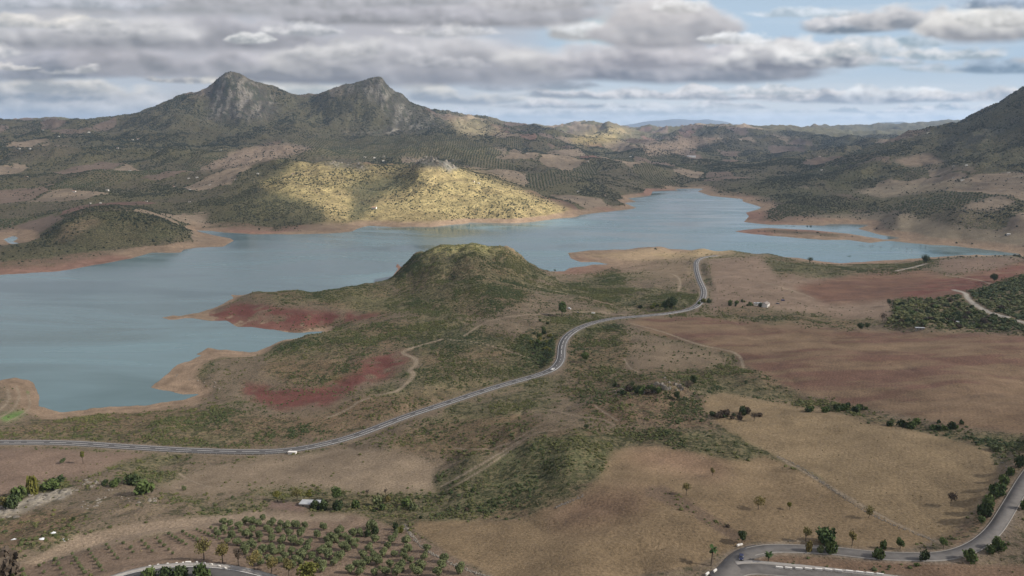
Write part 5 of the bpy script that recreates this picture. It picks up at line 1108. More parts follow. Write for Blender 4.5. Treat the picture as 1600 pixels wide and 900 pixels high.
BUSHES = [
 (1291,848,20,18,'green','widest dark green bush above the lane, in the middle of the verge'),(1297,864,20,10,'green','dark green bush below the widest one, at the lane edge'),
 (1265,863,15,6,'autumn','little tawny bush on the lower side of the lane, left of a grey-green one'),(1281,864,12,6,'olive','little grey-green bush between a tawny and a dark green bush'),
 (1371,872,16,12,'green','leafy bush on the lower side of the lane under the yellowing tree'),(1380,857,12,6,'green','small upright bush on the upper side of the lane'),
 (1444,876,16,8,'dark','compact dark bush on the lower side of the lane, left of the bend'),(1517,878,19,13,'green','large green bush on the inside of the lane bend'),
 (1560,860,18,11,'green','green bush on the outer side of the lane bend'),(1547,864,12,7,'green','smaller green bush touching the outer bend bush'),
 (1537,808,20,13,'dark','dark bush lowest in the row climbing beside the lane'),(1532,815,10,7,'green','small light bush at the foot of the row beside the lane'),
 (1545,794,18,12,'green','bush second from the bottom in the row beside the lane'),(1560,774,18,13,'green','broad bush in the middle of the row beside the lane'),
 (1568,757,15,8,'green','bush above the broad one in the row beside the lane'),(1578,743,12,7,'green','small round bush near the top of the lane row'),
 (1593,729,17,9,'dark','dark bush at the right edge of the picture above the lane'),(1556,704,10,11,'olive','flat grey bush among the stones above the lane'),
 (1598,795,12,6,'green','bush cut by the right edge of the picture beside the lane'),
 (225,771,20,17,'green','big bright green bush below the stones in the left field'),(208,757,15,13,'dark','dark bush just above the big bright one in the left field'),
 (180,760,10,10,'green','low bush left of the two big ones'),(164,758,8,6,'dark','small bush beside the grey stones'),
 (288,766,7,4,'olive','lone little bush in the stubble'),(20,795,20,12,'dark','dark bush along the hedge at the left edge'),(30,782,22,11,'green','tall green bush in the hedge at the left edge'),
 (50,773,28,10,'yellow','tallest yellow-green bush in the left hedge'),(80,765,14,14,'green','long green bush at the upper end of the left hedge'),
 (92,755,10,10,'dark','rounded dark bush at the top of the left hedge'),(8,790,14,9,'autumn','tawny bush in the hedge at the left edge'),
 (492,795,12,9,'dark','dark bush in front of the tin-roofed hut, left'),(505,796,13,9,'dark','dark bush in front of the tin-roofed hut, centre'),(528,796,14,10,'dark','dark bush at the right end of the tin-roofed hut'),
 (557,793,12,7,'green','bush right of the hut'),(591,790,14,8,'olive','grey bush farther right of the hut'),(598,797,9,6,'green','small bush beside the grey one right of the hut'),
 (607,783,8,6,'autumn','orange bush below the bare upright tree'),(635,790,13,9,'green','round bush left of the wall end'),(645,797,11,8,'olive','grey-green bush touching the round one by the wall end'),
 (620,828,13,6,'dark','dark bush beside a yellow one above the olive rows'),(626,832,9,5,'yellow','yellow bush above the olive rows by the stone wall'),
 (580,826,14,8,'olive','bush at the corner of the pale track'),(576,838,10,7,'dark','dark bush under the corner of the pale track'),(587,835,13,7,'dark','dark bush beside the tree above the olive rows'),
 (260,905,19,12,'dark','dark bush at the bottom edge below the curve, left'),(285,905,19,14,'dark','dark bush at the bottom edge below the curve, centre'),(315,908,24,15,'green','large yellow-green bush at the bottom edge below the curve'),
 (232,905,17,11,'green','green bush at the bottom edge where the pavement starts'),(10,900,36,24,'dry','brown bush in the bottom left corner'),
 (1510,800,0,0,'',''),
]
for i, (px, py, hp, hw, kind, lab) in enumerate(BUSHES):
    if not lab: continue
    p, h = place(None, px, py, hp); rad = hw / hp * h
    t = make_bush('bush', 300 + i, kind, 1.0, 1.0, lab, leaves=150, size=.13); t.location = p; t.scale = (rad, rad, h); t.rotation_euler.z = i
for i_, (cx_, cy_, sx_, sy_, n_, kinds_, lab_) in enumerate([(1000,612,34,5,26,('dark','dry','green'),'on and around the central rock outcrop'),(1140,650,32,6,22,('dry','dry','dark'),'in the purple thicket in the tan field'),(1310,640,40,5,20,('green','dark'),'in the ditch hedge above the tan field'),(1450,668,45,5,16,('dark','green'),'farther right along the ditch hedge'),(1040,478,34,5,20,('dark','green','yellow'),'in the thicket by the upper road bend'),(1165,478,22,5,12,('dark','green'),'in the thicket left of the white farm building'),(845,535,16,20,26,('green','yellow','dark'),'in the thicket left of the big road bend')]):
    pr_ = [make_bush('bush', 400 + i_ * 7 + q_, kk_, 1.0, 1.0, leaves=110, size=.14, cat='bush', label='bush') for q_, kk_ in enumerate(kinds_)]
    for j_ in range(n_):
        px_, py_ = random.gauss(cx_, sx_ * .6), random.gauss(cy_ - (.35 * (px_off := 0)), sy_ * .6); p_ = G(px_, py_); rd_ = np.hypot(MAIN[1][:, 0] - p_[0], MAIN[1][:, 1] - p_[1]).min()
        if rd_ < 8: p_ = G(px_ + 25 * (1 if cx_ > 900 else -1), py_ - 8)
        q_ = j_ % len(kinds_); o_ = pr_[q_] if j_ < len(kinds_) else copy_tree(pr_[q_], p_, j_); s_ = random.uniform(1.3, 3.4) * (1.2 if cy_ < 520 else 1)
        o_.location = p_; o_.scale = (s_, s_, s_ * random.uniform(1.1, 1.7)); cn_ = {'dark': 'dark evergreen bush ', 'dry': 'bare purple-grey shrub ', 'green': 'leafy green bush ', 'yellow': 'yellowing bush '}[kinds_[q_]]
        o_['label'] = cn_ + lab_; o_['group'] = cn_ + 'plants ' + lab_
# olive rows at the foot of the picture
protos = [make_tree('olive_tree', 500 + i, 'olive', 3.6, 2.0, 3.2, .8, .16, n=12, leaves=170, size=.17, label='mature olive tree in the planted rows beside the pale track', cat='olive tree', group='mature olive trees in rows') for i in range(5)]
used = [False] * 5; OLV_L = 'mature olive tree in the planted rows beside the pale track'
YOUNG_L = 'young olive sapling in the thin rows left of the mature grove'
def olive(px, py, s, lab, grp, cnt=[0]):
    cnt[0] += 1; k = cnt[0] % 5; loc = G(px, py); rz = cnt[0] * 2.1
    if not used[k]:
        used[k] = True; o = protos[k]; o.location = loc; o.rotation_euler = (0, 0, rz); o.scale = (s,) * 3; o['label'] = lab; o['group'] = grp
    else: copy_tree(protos[k], loc, rz, s, lab, 'olive tree', grp)
GR = 'mature olive trees in rows'; GY = 'young olive saplings in rows'
rowsM = [[(435,832),(425,846),(412,864)],[(470,838),(458,850),(440,862),(428,868)],[(505,828),(495,841),(484,851),(470,868),(462,880)],[(530,834),(522,845),(514,857),(500,866),(488,874)],[(553,838),(545,849),(537,860),(528,872)],
 [(562,836),(552,851),(544,862),(532,875),(522,884)],[(586,848),(577,860),(568,872),(556,886),(546,895)],[(611,848),(607,857),(600,869),(590,882),(585,898)],[(636,851),(637,862),(633,875),(627,890),(620,900)],[(666,862),(664,874),(658,890),(652,900)],[(693,878),(690,889),(685,900)],[(720,896)],
 [(404,822),(396,830),(385,840)],[(418,830),(405,842),(392,852),(380,862)],[(452,838),(440,849),(420,880),(408,884)],[(372,826),(360,822),(350,820)],[(384,818),(394,820),(412,812)],[(350,832),(340,838),(362,842)],[(470,852),(455,866),(445,874)],[(480,862),(472,874),(455,886)],[(505,862),(512,872),(498,882),(505,893)],[(540,842),(518,842)],[(448,828),(462,826),(476,826)],[(426,822),(438,822)],
 [(575,882),(562,898)],[(610,886),(603,898)],[(640,880),(645,893)],[(396,858),(385,866),(372,852)],[(404,872),(425,862),(436,880)]]
ORD = ['first', 'second', 'third', 'fourth', 'fifth', 'sixth', 'seventh', 'eighth', 'ninth', 'tenth', 'eleventh', 'twelfth', 'thirteenth', 'fourteenth', 'fifteenth', 'sixteenth']
for ri, row in enumerate(rowsM):
    for j, (px, py) in enumerate(row):
        lab = ('mature olive tree, %s from the top of the %s long slanting row from the left' % (ORD[j], ORD[ri])) if ri < 12 else OLV_L
        olive(px + random.uniform(-1, 1), py, random.uniform(1.05, 1.5), lab, GR)
rowsY = [((62,886),(76,905),3),((87,876),(103,905),5),((113,867),(133,897),7),((139,861),(160,893),7),((166,853),(184,874),5),((193,850),(193,850),1),((222,847),(238,863),4),((250,849),(270,866),4),((264,836),(291,852),6),((286,833),(308,845),5),((308,829),(343,844),7),((36,893),(40,903),2),((330,826),(352,835),4),((246,842),(247,842),1),((205,858),(208,864),2),((30,905),(30,905),1)]
for _k in range(46):
    _x = random.uniform(352, 640); _y = random.uniform(824 + max(0, (450 - _x)) * .02, 897)
    if _x < 420 and _y > 862: continue
    olive(_x, _y, random.uniform(.6, 1.1), 'smaller olive tree filling in between the mature rows', 'smaller olives between the rows')
yr = sorted(rowsY)
for a, b_, n in yr:
    for j in range(n):
        t = j / max(1, n - 1); olive(a[0] + (b_[0] - a[0]) * t, a[1] + (b_[1] - a[1]) * t, random.uniform(.42, .62), 'young olive sapling, %s from the top of the %s thin row from the left' % (ORD[j], ORD[yr.index((a, b_, n))]), GY)
# the biggest scrub bushes as objects
bp_ = [make_bush('bush', 700 + i, k, 1.0, 1.3, 'scrub bush on the open slopes', group='scrub bushes on the open slopes', leaves=130, size=.15) for i, k in enumerate(('dark', 'green', 'olive', 'dark', 'dry'))]
MARKS = [(720,420,'on the wooded hill above the lake'),(560,520,'on the ridge above the red shore'),(250,665,'in the strip between the lake and the main road'),(600,600,'on the slope below the looping dirt track'),(850,540,'in the hollow left of the big road bend'),(930,550,'in the scrub right of the big road bend'),(1000,465,'in the scrub below the upper road bend'),(1050,600,'on the grassy band above the central rocks'),(830,720,'on the green slope left of the brown field'),(1080,690,'on the green tongue above the brown field'),(1350,650,'along the hedge under the ploughed field'),(1500,480,'in the orchard on the right'),(60,830,'around the plastic sheets at bottom left'),(580,790,'around the hut and the wall end'),(1300,410,'on the shore knolls at right'),(1580,780,'on the verges of the lane'),(300,740,'in the stubble field at left'),(700,650,'on the dry slope below the main road')]
MG = {}
for j, i in enumerate(BIG):
    bx, by = project(*[np.array([q]) for q in near_pts[i]]); ml = min(MARKS, key=lambda m_: (m_[0] - bx[0]) ** 2 + 3 * (m_[1] - by[0]) ** 2)[2]; kn = ('dark round bush ', 'green bush ', 'grey-green bush ', 'dense dark bush ', 'dry brown shrub ')[j % 5]
    p = tuple(near_pts[i]); s_ = float(sc_[i]) * 1.15; k = j % 5
    o_ = bp_[j] if j < 5 else copy_tree(bp_[k], p, j, s_)
    o_.location = p; o_.scale = (s_,) * 3; o_['label'] = kn + ml; o_['group'] = kn.strip() + ' plants ' + ml
# row of trees on the drowned point and dead trees standing in the water
tp = [kindtree('dark', .9, 9, 900 + i, 'dark tree standing on the low island in the reservoir', True) for i in range(3)]
for j in range(14):
    px = 1228 + j * 3.0 + random.uniform(-1, 1); p = G(px, 357.5 + random.uniform(-.4, .5))
    if j < 3: tp[j].location = p; tp[j]['group'] = 'trees on the low island'
    else: copy_tree(tp[j % 3], p, j, random.uniform(.7, 1.3), None, None, 'trees on the low island')
def dead_tree(seed):
    t = empty('dead_tree', (0, 0, 0), 0, 'drowned dead tree standing in the shallow water off the right shore', 'dead tree', 'drowned trees in the shallows'); g = random.Random(seed); mb = MB(); mb.tube((0, 0, -2), (.3, 0, 4), .35, .2, 6)
    for i in range(9): a = g.uniform(0, 6.28); z = g.uniform(1.5, 4); mb.tube((.2, 0, z), (math.cos(a) * 2.2, math.sin(a) * 2.2, z + g.uniform(.5, 3)), .15, .04, 4)
    link('trunk', mb.mesh('trunk', bark), parent=t); return t
dt = [dead_tree(3), dead_tree(4)]
for j, (px, py) in enumerate([(1343,386),(1347,385),(1350,387),(1360,387),(1363,386),(1376,388),(1392,390),(1396,386),(1417,391),(1425,393),(1438,386),(1446,387),(1160,332),(1164,334),(1170,345),(1186,326)]):
    X_, Y_ = at_z(px, py, 0)
    if j < 2: dt[j].location = (X_, Y_, 0)
    else: copy_tree(dt[j % 2], (X_, Y_, 0), j, random.uniform(.6, 1.1), None, None, 'drowned trees in the shallows')

# ------------------------------------------------------------------ concrete blocks beside the front road
def block(px, py, L_, w_, h, lab, grp, rot=None):
    p = G(px, py) if rot is None else None
    mb = MB().box(-L_ / 2, L_ / 2, -w_ / 2, w_ / 2, -.1, h, .08)
    x, y, z = G(px, py)
    best = min((((P[i][0] - x) ** 2 + (P[i][1] - y) ** 2, P, i, Z) for P, Z in ((FP, FZ), (VP, VZ), (KP, KZ)) for i in range(1, len(P) - 1)), key=lambda t: t[0])
    T = best[1][best[2] + 1] - best[1][best[2] - 1]; a = math.atan2(T[1], T[0]); z = max(z, best[3][best[2]] + .18 if best[0] < 49 else z)
    return link('barrier_block', mb.mesh('barrier_block', whit), label=lab, cat='barrier', group=grp, loc=(x, y, z), rz=a)
for px, py in ((1217.5,889.5),(1232,890.2),(1248,890.8),(1263,891.3),(1279,892),(1294.5,893),(1310,894),(1327,895.2),(1343,896.8),(1359,898.3),(1375,900)):
    block(px, py, 3.0, .7, .75, 'white concrete barrier block in the long row on the front pavement', 'white blocks in the long row')
block(1117, 894, 2.4, .7, .75, 'white concrete block nearest the tall palm', None); block(1105, 899, 2.4, .7, .75, 'white concrete block left of the one nearest the tall palm', None)
block(1153.5, 854, 1.6, .7, .7, 'left one of two white blocks under the round dark tree', None); block(1158, 851.5, 1.6, .7, .7, 'right one of two white blocks under the round dark tree', None)
for px, py in ((352,889.5),(343,886.5),(331,884),(320,882),(308,880.5),(286,880),(276,880.5),(262,881.5),(247,883),(234,885)):
    block(px, py, .9, .6, .6, 'small white stone bollard block along the curved pavement', 'small blocks along the curve')
block(294, 879.5, 2.6, .7, .8, 'longest white block on the curved pavement', None)

# ------------------------------------------------------------------ houses
wallm = mat('white_wall_material', (.62, .60, .56), .9, .08, .3); tilem = mat('roof_tile_material', (.30, .17, .12), .9, .2, .5); tinm = mat('tin_roof_material', (.36, .37, .39), .6, .15, .4); glassm = mat('dark_opening_material', (.03, .035, .04), .4); stonem = mat('rubble_material', (.24, .22, .19), .95, .25, .6); doorm = mat('door_material', (.12, .08, .06), .7); greyroof = mat('grey_roof_material', (.24, .21, .19), .9, .15, .5)
def house(px, py, L_, Wd, h, rot, label, roof='gable', rm=None, wm_=None, wins=3, name='farmhouse', cat='house', z=None):
    p = G(px, py); t = empty(name, (p[0], p[1], p[2] - .1), rot, label, cat); rm = rm or tilem; wm_ = wm_ or wallm; rise = Wd * .24 if roof == 'gable' else .3
    mb = MB(); 
    if roof == 'gable': mb.prism([(-Wd / 2, -2), (Wd / 2, -2), (Wd / 2, h), (0, h + rise), (-Wd / 2, h)], -L_ / 2, L_ / 2)
    else: mb.box(-Wd / 2, Wd / 2, -L_ / 2, L_ / 2, -2, h)
    link('wall', mb.mesh('wall', wm_), parent=t); mb = MB(); o = .35
    if roof == 'gable':
        for s in (-1, 1): mb.prism([(s * (Wd / 2 + o), h - rise * o * 2 / Wd + .02), (0, h + rise + .05), (0, h + rise + .3), (s * (Wd / 2 + o), h - rise * o * 2 / Wd + .27)][::s], -L_ / 2 - o, L_ / 2 + o)
    else: mb.prism([(-Wd / 2 - .3, h + .02), (Wd / 2 + .3, h + .02), (Wd / 2 + .3, h + .2), (-Wd / 2 - .3, h + .55)], -L_ / 2 - .3, L_ / 2 + .3)
    link('roof', mb.mesh('roof', rm), parent=t)
    for i in range(wins):
        y0 = -L_ / 2 + (i + .5) * L_ / wins
        for s in (-1, 1):
            if i == wins // 2: link('door', MB().box(s * Wd / 2 - .06, s * Wd / 2 + .06, y0 - .5, y0 + .5, 0, 2.1).mesh('door', doorm), parent=t)
            else:
                link('window', MB().box(s * Wd / 2 - .05, s * Wd / 2 + .05, y0 - .55, y0 + .55, 1, 2.1).mesh('window', glassm), parent=t)
    return t
hut = house(487, 791, 13, 6, 2.6, R(86), 'old rubble hut with grey tin roof among trees beside the pale track', 'shed', tinm, stonem, 3, 'hut', 'hut')
fm = house(1196, 479, 13, 8, 4.2, R(-32), 'white farm building with brown roof and bright end wall in the mid field', 'gable', greyroof, wallm, 3, 'barn', 'barn')
house(1184, 477, 10, 6, 3.4, R(88), 'pale low annexe touching the left of the white farm building', 'shed', tinm, wallm, 3, 'shed', 'shed')
house(1437, 515, 9, 4, 2.2, R(80), 'low ruined shed at the bottom edge of the orchard', 'shed', tinm, stonem, 3, 'shed', 'shed')
house(1493, 506, 6, 4, 2.8, R(80), 'small pale shed inside the orchard', 'shed', tinm, wallm, 1, 'shed', 'shed')
house(457, 709, 6, 2.5, 1.6, R(85), 'small white concrete culvert box below the main road', 'shed', whit, whit, 0, 'culvert', 'culvert')
house(585, 326, 14, 8, 4, R(75), 'long low farmhouse in the trees at the foot of the sunlit hill', 'gable', tilem, wallm, 3)
house(1080, 246, 60, 22, 7, R(88), 'large pale warehouse on the hillside beyond the head of the reservoir', 'gable', tinm, wallm, 3, 'warehouse', 'warehouse')
FARM = [(30,233,'highest on the far left slope'),(47,233,'right of the highest one on the far left slope'),(67,204,'on the crest of the left skyline'),(92,214,'below the crest of the left skyline'),(139,207,'at the right end of the left skyline ridge'),
 (207,219,'at the left foot of the pointed mountain'),(216,218,'just right of another at the left foot of the pointed mountain'),(184,232,'above the left valley, under the pointed mountain'),(248,237,'above the olive rows, directly under the pointed peak'),(345,235,'on the edge of the big brown field under the pointed peak'),
 (203,267,'alone in the middle of the left valley'),(168,298,'largest of the white houses in the left valley'),(157,318,'on top of the dark headland'),(141,318,'smaller, at the left on top of the dark headland'),(295,279,'left one of two on the valley road'),(308,278,'right one of two on the valley road'),
 (272,292,'amid green orchards behind the headland'),(297,297,'beside a lone tree behind the headland'),(368,281,'in the gap left of the sunlit hill'),(328,289,'on the slope left of the sunlit hill'),(229,315,'in the dark trees behind the headland'),(296,316,'near the inlet behind the headland'),(42,277,'in the scrub at the left edge of the valley'),(116,300,'in the scrub left of the largest valley house'),
 (458,272,'standing in sunlight on the left of the sunlit hill'),(403,272,'in shade at the left end of the sunlit hill'),(570,246,'left one of three above the sunlit hill'),(585,247,'middle one of three above the sunlit hill'),(600,245,'right one of three above the sunlit hill'),(599,252,'just below the three above the sunlit hill'),
 (740,284,'higher of two right of the rocky knob'),(748,287,'lower of two right of the rocky knob'),(903,300,'left one of two in the groves above the lake narrows'),(945,306,'right one of two in the groves above the lake narrows'),(918,252,'high in the groves over the lake narrows'),(824,240,'in the groves on the long right-hand ridge slope'),
 (1281,245,'on the saddle left of the right mountain'),(1284,266,'on the dry slope under the saddle'),(1490,278,'left one of two at the foot of the right mountain'),(1504,282,'right and brightest of two at the foot of the right mountain'),(1510,259,'upper one on the lower flank of the right mountain'),(1490,260,'left of the upper one on the right mountain flank'),(1576,270,'near the right edge, left of another'),(1596,273,'at the right edge of the picture under the mountain'),(1157,219,'among the hills past the head of the reservoir'),(1450,208,'on the dark forested ridge far to the right'),(1576,367,'low by the right shore flats'),(985,246,'on the crest above the lake narrows')]
for i, (px, py, lab) in enumerate(FARM):
    d = math.hypot(*G(px, py)[:2]); L_ = np.clip(3.0 * d / F * (1.5 if 'largest' in lab or 'bright' in lab else 1), 7, 26)
    house(px, py, L_, L_ * .5, min(L_ * .32, 6), R(90 + random.uniform(-35, 35)), 'white farmhouse ' + lab, 'gable', random.choice([tilem, greyroof, wallm]), wallm, 3)

# ------------------------------------------------------------------ vehicles
tyre = mat('tyre_material', (.02, .02, .02), .8); rimm = mat('rim_material', (.4, .4, .42), .3, metal=1); carglass = mat('car_glass_material', (.02, .025, .03), .08, spec=.6); lampm = mat('headlight_material', (.8, .8, .78), .2)
def car(px, py, rz, col, label, van=False, dark=None):
    pm = mat('car_paint_material', col, .28, spec=.6); p = G(px, py); 
    for P, Z in ((MP, MZ), (KP, KZ), (FP, FZ)):
        d = np.hypot(P[:, 0] - p[0], P[:, 1] - p[1]); 
        if d.min() < 7: p = (p[0], p[1], Z[d.argmin()] + .08)
    t = empty('van' if van else 'car', p, rz, label, 'van' if van else 'car', scale=1.12); w_ = .88; h = 1.9 if van else 1.45
    if van: prof = [(-2.3, .35), (2.2, .35), (2.35, .6), (2.3, .95), (1.7, 1.15), (1.1, 1.85), (-2.2, 1.95), (-2.35, 1.2)]
    else: prof = [(-2.1, .3), (2.1, .3), (2.2, .55), (2.05, .8), (1.1, .95), (.45, 1.38), (-1.0, 1.42), (-1.75, 1.0), (-2.15, .9), (-2.2, .5)]
    V = []; k = len(prof)
    for y0, sc in ((-w_, .93), (-w_ + .12, 1), (w_ - .12, 1), (w_, .93)): V += [(x * (1 if z < .9 else 1), y0 * (1 if z < .95 else .88), .3 + (z - .3) * sc) for x, z in prof]
    Fc = [tuple(range(k))[::-1], tuple(range(3 * k, 4 * k))]
    for r_ in range(3): Fc += [(r_ * k + i, r_ * k + (i + 1) % k, (r_ + 1) * k + (i + 1) % k, (r_ + 1) * k + i) for i in range(k)]
    me = bpy.data.meshes.new('body'); me.from_pydata(V, [], Fc); me.materials.append(pm); me.update(); link('body', me, parent=t)
    def pane(nm, q): m_ = bpy.data.meshes.new(nm); m_.from_pydata(q, [], [(0, 1, 2, 3)]); m_.materials.append(carglass); link(nm, m_, parent=t)
    if van: a, b_ = prof[4], prof[5]; c, d_ = prof[6], prof[7]
    else: a, b_ = prof[4], prof[5]; c, d_ = prof[6], prof[7]
    def mixp(p0, p1, f): return (p0[0] + (p1[0] - p0[0]) * f, p0[1] + (p1[1] - p0[1]) * f)
    for nm, p0, p1, dx in (('windscreen', a, b_, .04), ('rear_window', d_, c, -.04)):
        q0 = mixp(p0, p1, .12); q1 = mixp(p0, p1, .9); pane(nm, [(q0[0] + dx, -.72, q0[1] + .03), (q0[0] + dx, .72, q0[1] + .03), (q1[0] + dx, .64, q1[1] + .03), (q1[0] + dx, -.64, q1[1] + .03)])
    for s in (-1, 1):
        zt = (1.75 if van else 1.33); zb = (1.25 if van else .98); x0, x1, x2, x3 = (1.45, .95, .1, .1) if van else (.85, .4, -.95, -1.45)
        pane('side_window', [(x0, s * .84, zb), (x1, s * .79, zt), (x2, s * .79, zt), (x3, s * .84, zb)])
        for x in (-1.35, 1.35):
            wl = MB(); wl.tube((x, s * .72, .32), (x, s * .93, .32), .32, .32, 14); o = link('wheel', wl.mesh('wheel', tyre), parent=t)
            rm_ = MB(); rm_.tube((x, s * .93, .32), (x, s * .945, .32), .2, .2, 10); link('rim', rm_.mesh('rim', rimm), parent=o)
        link('headlight', MB().box(2.02, 2.2, s * .66 - .16, s * .66 + .16, .58, .74).mesh('headlight', lampm), parent=t)
        link('door_mirror', MB().box(.62, .78, s * .97 - .1, s * .97 + .1, .98, 1.12).mesh('door_mirror', pm), parent=t)
    return t
def along(P, px, py, back=False):
    x, y, z = G(px, py); d = np.hypot(P[:, 0] - x, P[:, 1] - y); i = int(np.clip(d.argmin(), 1, len(P) - 2)); T = P[i + 1] - P[i - 1]; return math.atan2(T[1], T[0]) + (math.pi if back else 0)
car(1158, 873.5, R(-108), (.006, .012, .06), 'dark blue car coming down through the road junction')
car(863, 578, along(MP, 863, 578), (.75, .75, .75), 'white car driving where the main road starts its big bend')
car(1095, 469, along(MP, 1095, 469), (.6, .6, .62), 'silver car on the upper bend of the main road')
car(1088, 413, along(MP, 1088, 413), (.7, .7, .7), 'white car on the farthest stretch of the main road', )
car(890, 483, R(-60), (.8, .8, .8), 'white van parked on the bare ground right of the tall tree', True)
car(927, 490, R(10), (.75, .75, .75), 'white car parked on the gravel beside the main road')
car(903, 489, R(70), (.03, .03, .03), 'black car parked between the white van and the white car')
car(1215, 475, R(5), (.05, .06, .09), 'dark car parked nearest to the white farm building')
car(1223.5, 470, R(5), (.04, .04, .10), 'dark van parked farther from the white farm building', True)

# ------------------------------------------------------------------ guard rails, wall, rocks, sheets
steel = mat('galvanised_material', (.45, .46, .47), .5, .1, 1)
def guardrail(i0, i1, off, label):
    P = MP[i0:i1]; Z = MZ[i0:i1]; x, y = P[len(P) // 2]; T = np.gradient(P, axis=0); T /= np.linalg.norm(T, axis=1)[:, None]; Nn = np.stack([T[:, 1], -T[:, 0]], 1); Q = P + Nn * off
    t = empty('guardrail', (0, 0, 0), 0, label, 'guardrail'); mb = MB()
    for i in range(len(Q) - 1):
        a, b_ = Q[i], Q[i + 1]; n = Nn[i]; k = len(mb.v)
        mb.v += [(a[0], a[1], Z[i] + .5), (b_[0], b_[1], Z[i + 1] + .5), (b_[0] + n[0] * .06, b_[1] + n[1] * .06, Z[i + 1] + .65), (a[0] + n[0] * .06, a[1] + n[1] * .06, Z[i] + .65), (b_[0], b_[1], Z[i + 1] + .82), (a[0], a[1], Z[i] + .82)]
        mb.f += [(k, k + 1, k + 2, k + 3), (k + 3, k + 2, k + 4, k + 5)]
    link('rail', mb.mesh('rail', steel), parent=t); mb = MB()
    for i in range(len(Q)): mb.box(Q[i][0] - .07, Q[i][0] + .07, Q[i][1] - .07, Q[i][1] + .07, Z[i] - .5, Z[i] + .75)
    link('posts', mb.mesh('posts', steel), parent=t, kind='stuff')
def idx_at(px, py): x, y, z = G(px, py); return int(np.hypot(MP[:, 0] - x, MP[:, 1] - y).argmin())
ia, ib, ic_, id_, ie = idx_at(300, 703), idx_at(560, 679), idx_at(830, 589), idx_at(900, 516), idx_at(1097, 460)
def sidesign(i, want_right):   # which lateral offset lies toward the camera
    T = MP[i + 1] - MP[i]; n = np.array([T[1], -T[0]]); return 1 if (n[1] < 0) == want_right else -1
guardrail(ia, ib, 4.75 * sidesign(ia, True), 'steel guardrail on the near side of the main road, left stretch'); guardrail(ib + 8, ic_, 4.75 * sidesign(ib, True), 'steel guardrail on the near side of the main road where it climbs to the bend')
guardrail(ic_, id_, 4.75, 'steel guardrail on the right side of the big bend'); guardrail(id_ + 30, ie, 4.75, 'steel guardrail on the upper bend of the main road')
def rock_mesh(seed, sq=.7):
    import bmesh
    bm = bmesh.new(); bmesh.ops.create_icosphere(bm, subdivisions=2, radius=1); g = np.random.default_rng(seed); o = g.random(3) * 50
    pl = [(Vector(g.normal(size=3)).normalized(), g.uniform(.45, .85)) for _ in range(9)]
    for v in bm.verts:
        for n_, d in pl:
            e = v.co.dot(n_) - d
            if e > 0: v.co -= n_ * e
        v.co.z *= sq; v.co *= 1 + g.uniform(-.06, .06)
    me = bpy.data.meshes.new('rock'); bm.to_mesh(me); bm.free(); me.materials.append(rockm); return me
rockm = mat('rock_material', (.185, .165, .14), .95, .35, .8, .1); RM = [rock_mesh(i, .5 + .2 * (i % 4)) for i in range(6)]
def rocks(pts, s0, s1, label, group, n, jx, jy, tall=1):
    for j in range(n):
        t = random.random() * (len(pts) - 1); i = int(t); f = t - i; a = pts[i]; b_ = pts[min(i + 1, len(pts) - 1)]
        px = a[0] + (b_[0] - a[0]) * f + random.gauss(0, jx); py = a[1] + (b_[1] - a[1]) * f + random.gauss(0, jy); p = G(px, py); s = random.uniform(s0, s1)
        o = link('boulder', RM[j % 6], label=label, cat='boulder', group=group, loc=p, rz=j * 1.7, scale=(s, s * random.uniform(.6, 1), s * tall * random.uniform(.7, 1.3)))
rocks([(1005,612),(1030,605),(1048,600),(1062,610)], 1.0, 2.8, 'grey rock of the outcrop in the centre of the picture', 'rocks of the central outcrop', 24, 7, 4, 1.7)
rocks([(955,616),(968,612),(978,612)], .8, 2.0, 'small grey rock at the left end of the central outcrop', 'rocks left of the central outcrop', 16, 4, 3)
rocks([(0,808),(30,792),(70,776),(110,764)], 1.2, 3.4, 'pale slab in the white rock face at the left edge', 'pale slabs of the white rock face', 36, 10, 4, .6)
rocks([(130,760),(155,755),(170,765)], .7, 1.8, 'grey stone in the upper heap of the left field', 'stones in the upper heap', 18, 8, 4)
rocks([(130,785),(145,790),(160,782)], .6, 1.4, 'grey stone in the lower heap of the left field', 'stones in the lower heap', 16, 6, 5)
rocks([(190,778),(205,785),(240,783)], .6, 1.6, 'grey stone below the big bright green bush', 'stones below the green bush', 14, 6, 3)
rocks([(1560,705),(1565,720),(1580,730)], .4, 1.0, 'loose stone on the verge above the lane', 'stones above the lane', 16, 6, 5)
rocks([(640,250),(660,248),(690,250),(712,258)], 4, 9, 'limestone crag on the sunlit knob', 'crags of the sunlit knob', 22, 8, 3, 1.3)
rocks([(510,254),(545,256),(575,262)], 3, 6, 'limestone crag on the crest of the sunlit hill', 'crags on the sunlit crest', 20, 8, 2, 1.2)
rocks([(355,612),(340,605),(330,590),(300,600)], .6, 2.0, 'pale boulder on the bare shore of the small point', 'boulders on the small point', 14, 16, 7)
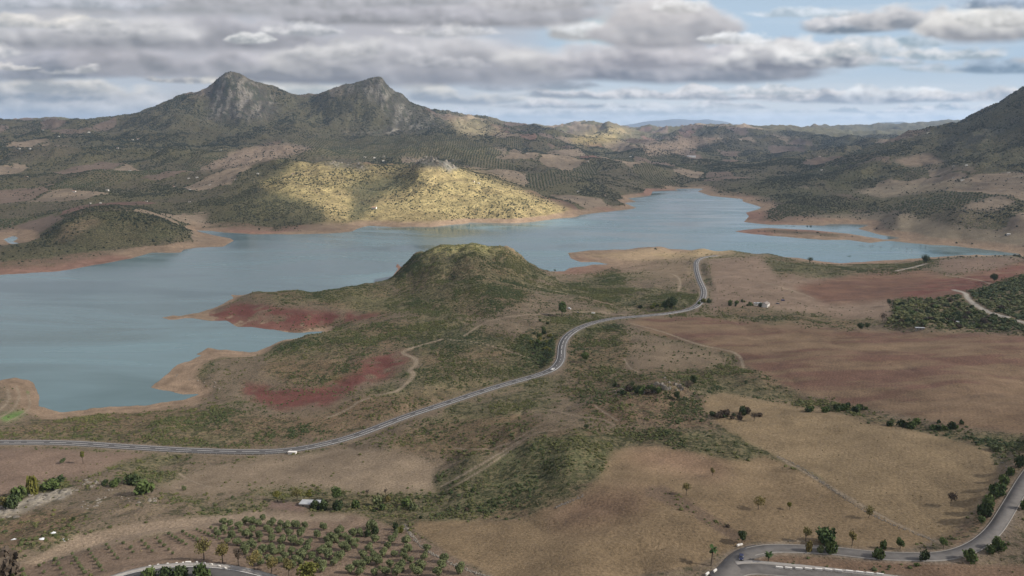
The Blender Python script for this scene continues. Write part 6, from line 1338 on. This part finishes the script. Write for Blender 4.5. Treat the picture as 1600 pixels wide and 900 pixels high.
def wall_line(pts, name, label, n, s0, s1, cat='wall', w_=.6):
    C = catmull(pts, 8); t = empty(name, (0, 0, 0), 0, label, cat); Gp = np.array([G(a, b_) for a, b_ in C]); cum = np.concatenate([[0], np.cumsum(np.hypot(*np.diff(Gp[:, :2], axis=0).T))]); V = []; Q = []
    base = MB()
    src = [RM[i] for i in range(6)]; vs = [np.array([v.co[:] for v in m_.vertices]) for m_ in src]; fs = [np.array([p.vertices[:] for p in m_.polygons]) for m_ in src]; k = 0
    for j in range(n):
        d = random.random() * cum[-1]; x = np.interp(d, cum, Gp[:, 0]) + random.gauss(0, w_); y = np.interp(d, cum, Gp[:, 1]) + random.gauss(0, w_); s = random.uniform(s0, s1); m_ = j % 6
        a = random.uniform(0, 6.28); R_ = np.array([[math.cos(a), -math.sin(a), 0], [math.sin(a), math.cos(a), 0], [0, 0, 1]])
        V.append(vs[m_] @ R_.T * s + [x, y, float(surf(np.array([x]), np.array([y]))[0]) + s * .3]); Q.append(fs[m_] + k); k += len(vs[m_])
    link('stones', np_mesh('stones', np.concatenate(V), np.concatenate(Q), rockm), parent=t, kind='stuff')
wall_line([(632,820),(640,833),(655,850),(680,868),(710,883),(745,896),(765,902)], 'stone_wall', 'dry stone wall curving between the olive rows and the ploughed field', 420, .22, .55)
wall_line([(1213,713),(1250,730),(1300,765),(1345,795),(1400,822),(1462,846)], 'stone_bank', 'stony ditch bank running diagonally across the tan fields', 420, .15, .40, 'bank')
wall_line([(865,795),(880,788),(905,778),(912,772)], 'stone_bank', 'short stone bank where the green slope meets the brown field', 90, .2, .5, 'bank')
tarp = mat('plastic_sheet_material', (.75, .76, .77), .4)
def heap(px, py, s, h, seed, label):
    p = G(px, py); V = []; Q = []; n = 12; g = np.random.default_rng(seed)
    for i in range(n + 1):
        for j in range(n + 1):
            u, v = i / n * 2 - 1, j / n * 2 - 1; V.append((u * s, v * s * .7, h * max(0, 1 - (u * u + v * v)) * (.6 + .6 * g.random()) - .05))
    I = np.arange((n + 1) ** 2).reshape(n + 1, n + 1); Q = np.stack([I[:-1, :-1], I[1:, :-1], I[1:, 1:], I[:-1, 1:]], -1).reshape(-1, 4)
    link('plastic_sheet', np_mesh('plastic_sheet', V, Q, tarp), label=label, cat='sheet', loc=p, rz=-.4)
heap(84, 833, 1.9, .6, 1, 'crumpled white plastic sheet, upper of two, above the pale track'); heap(101, 843, 1.7, .6, 2, 'crumpled white plastic sheet, lower of two, beside the pale track')
heap(66, 842, 1.8, .4, 3, 'flat grey plastic sheet left of the two white ones'); heap(22, 843, 1.4, .4, 4, 'small white plastic sheet near the left edge')
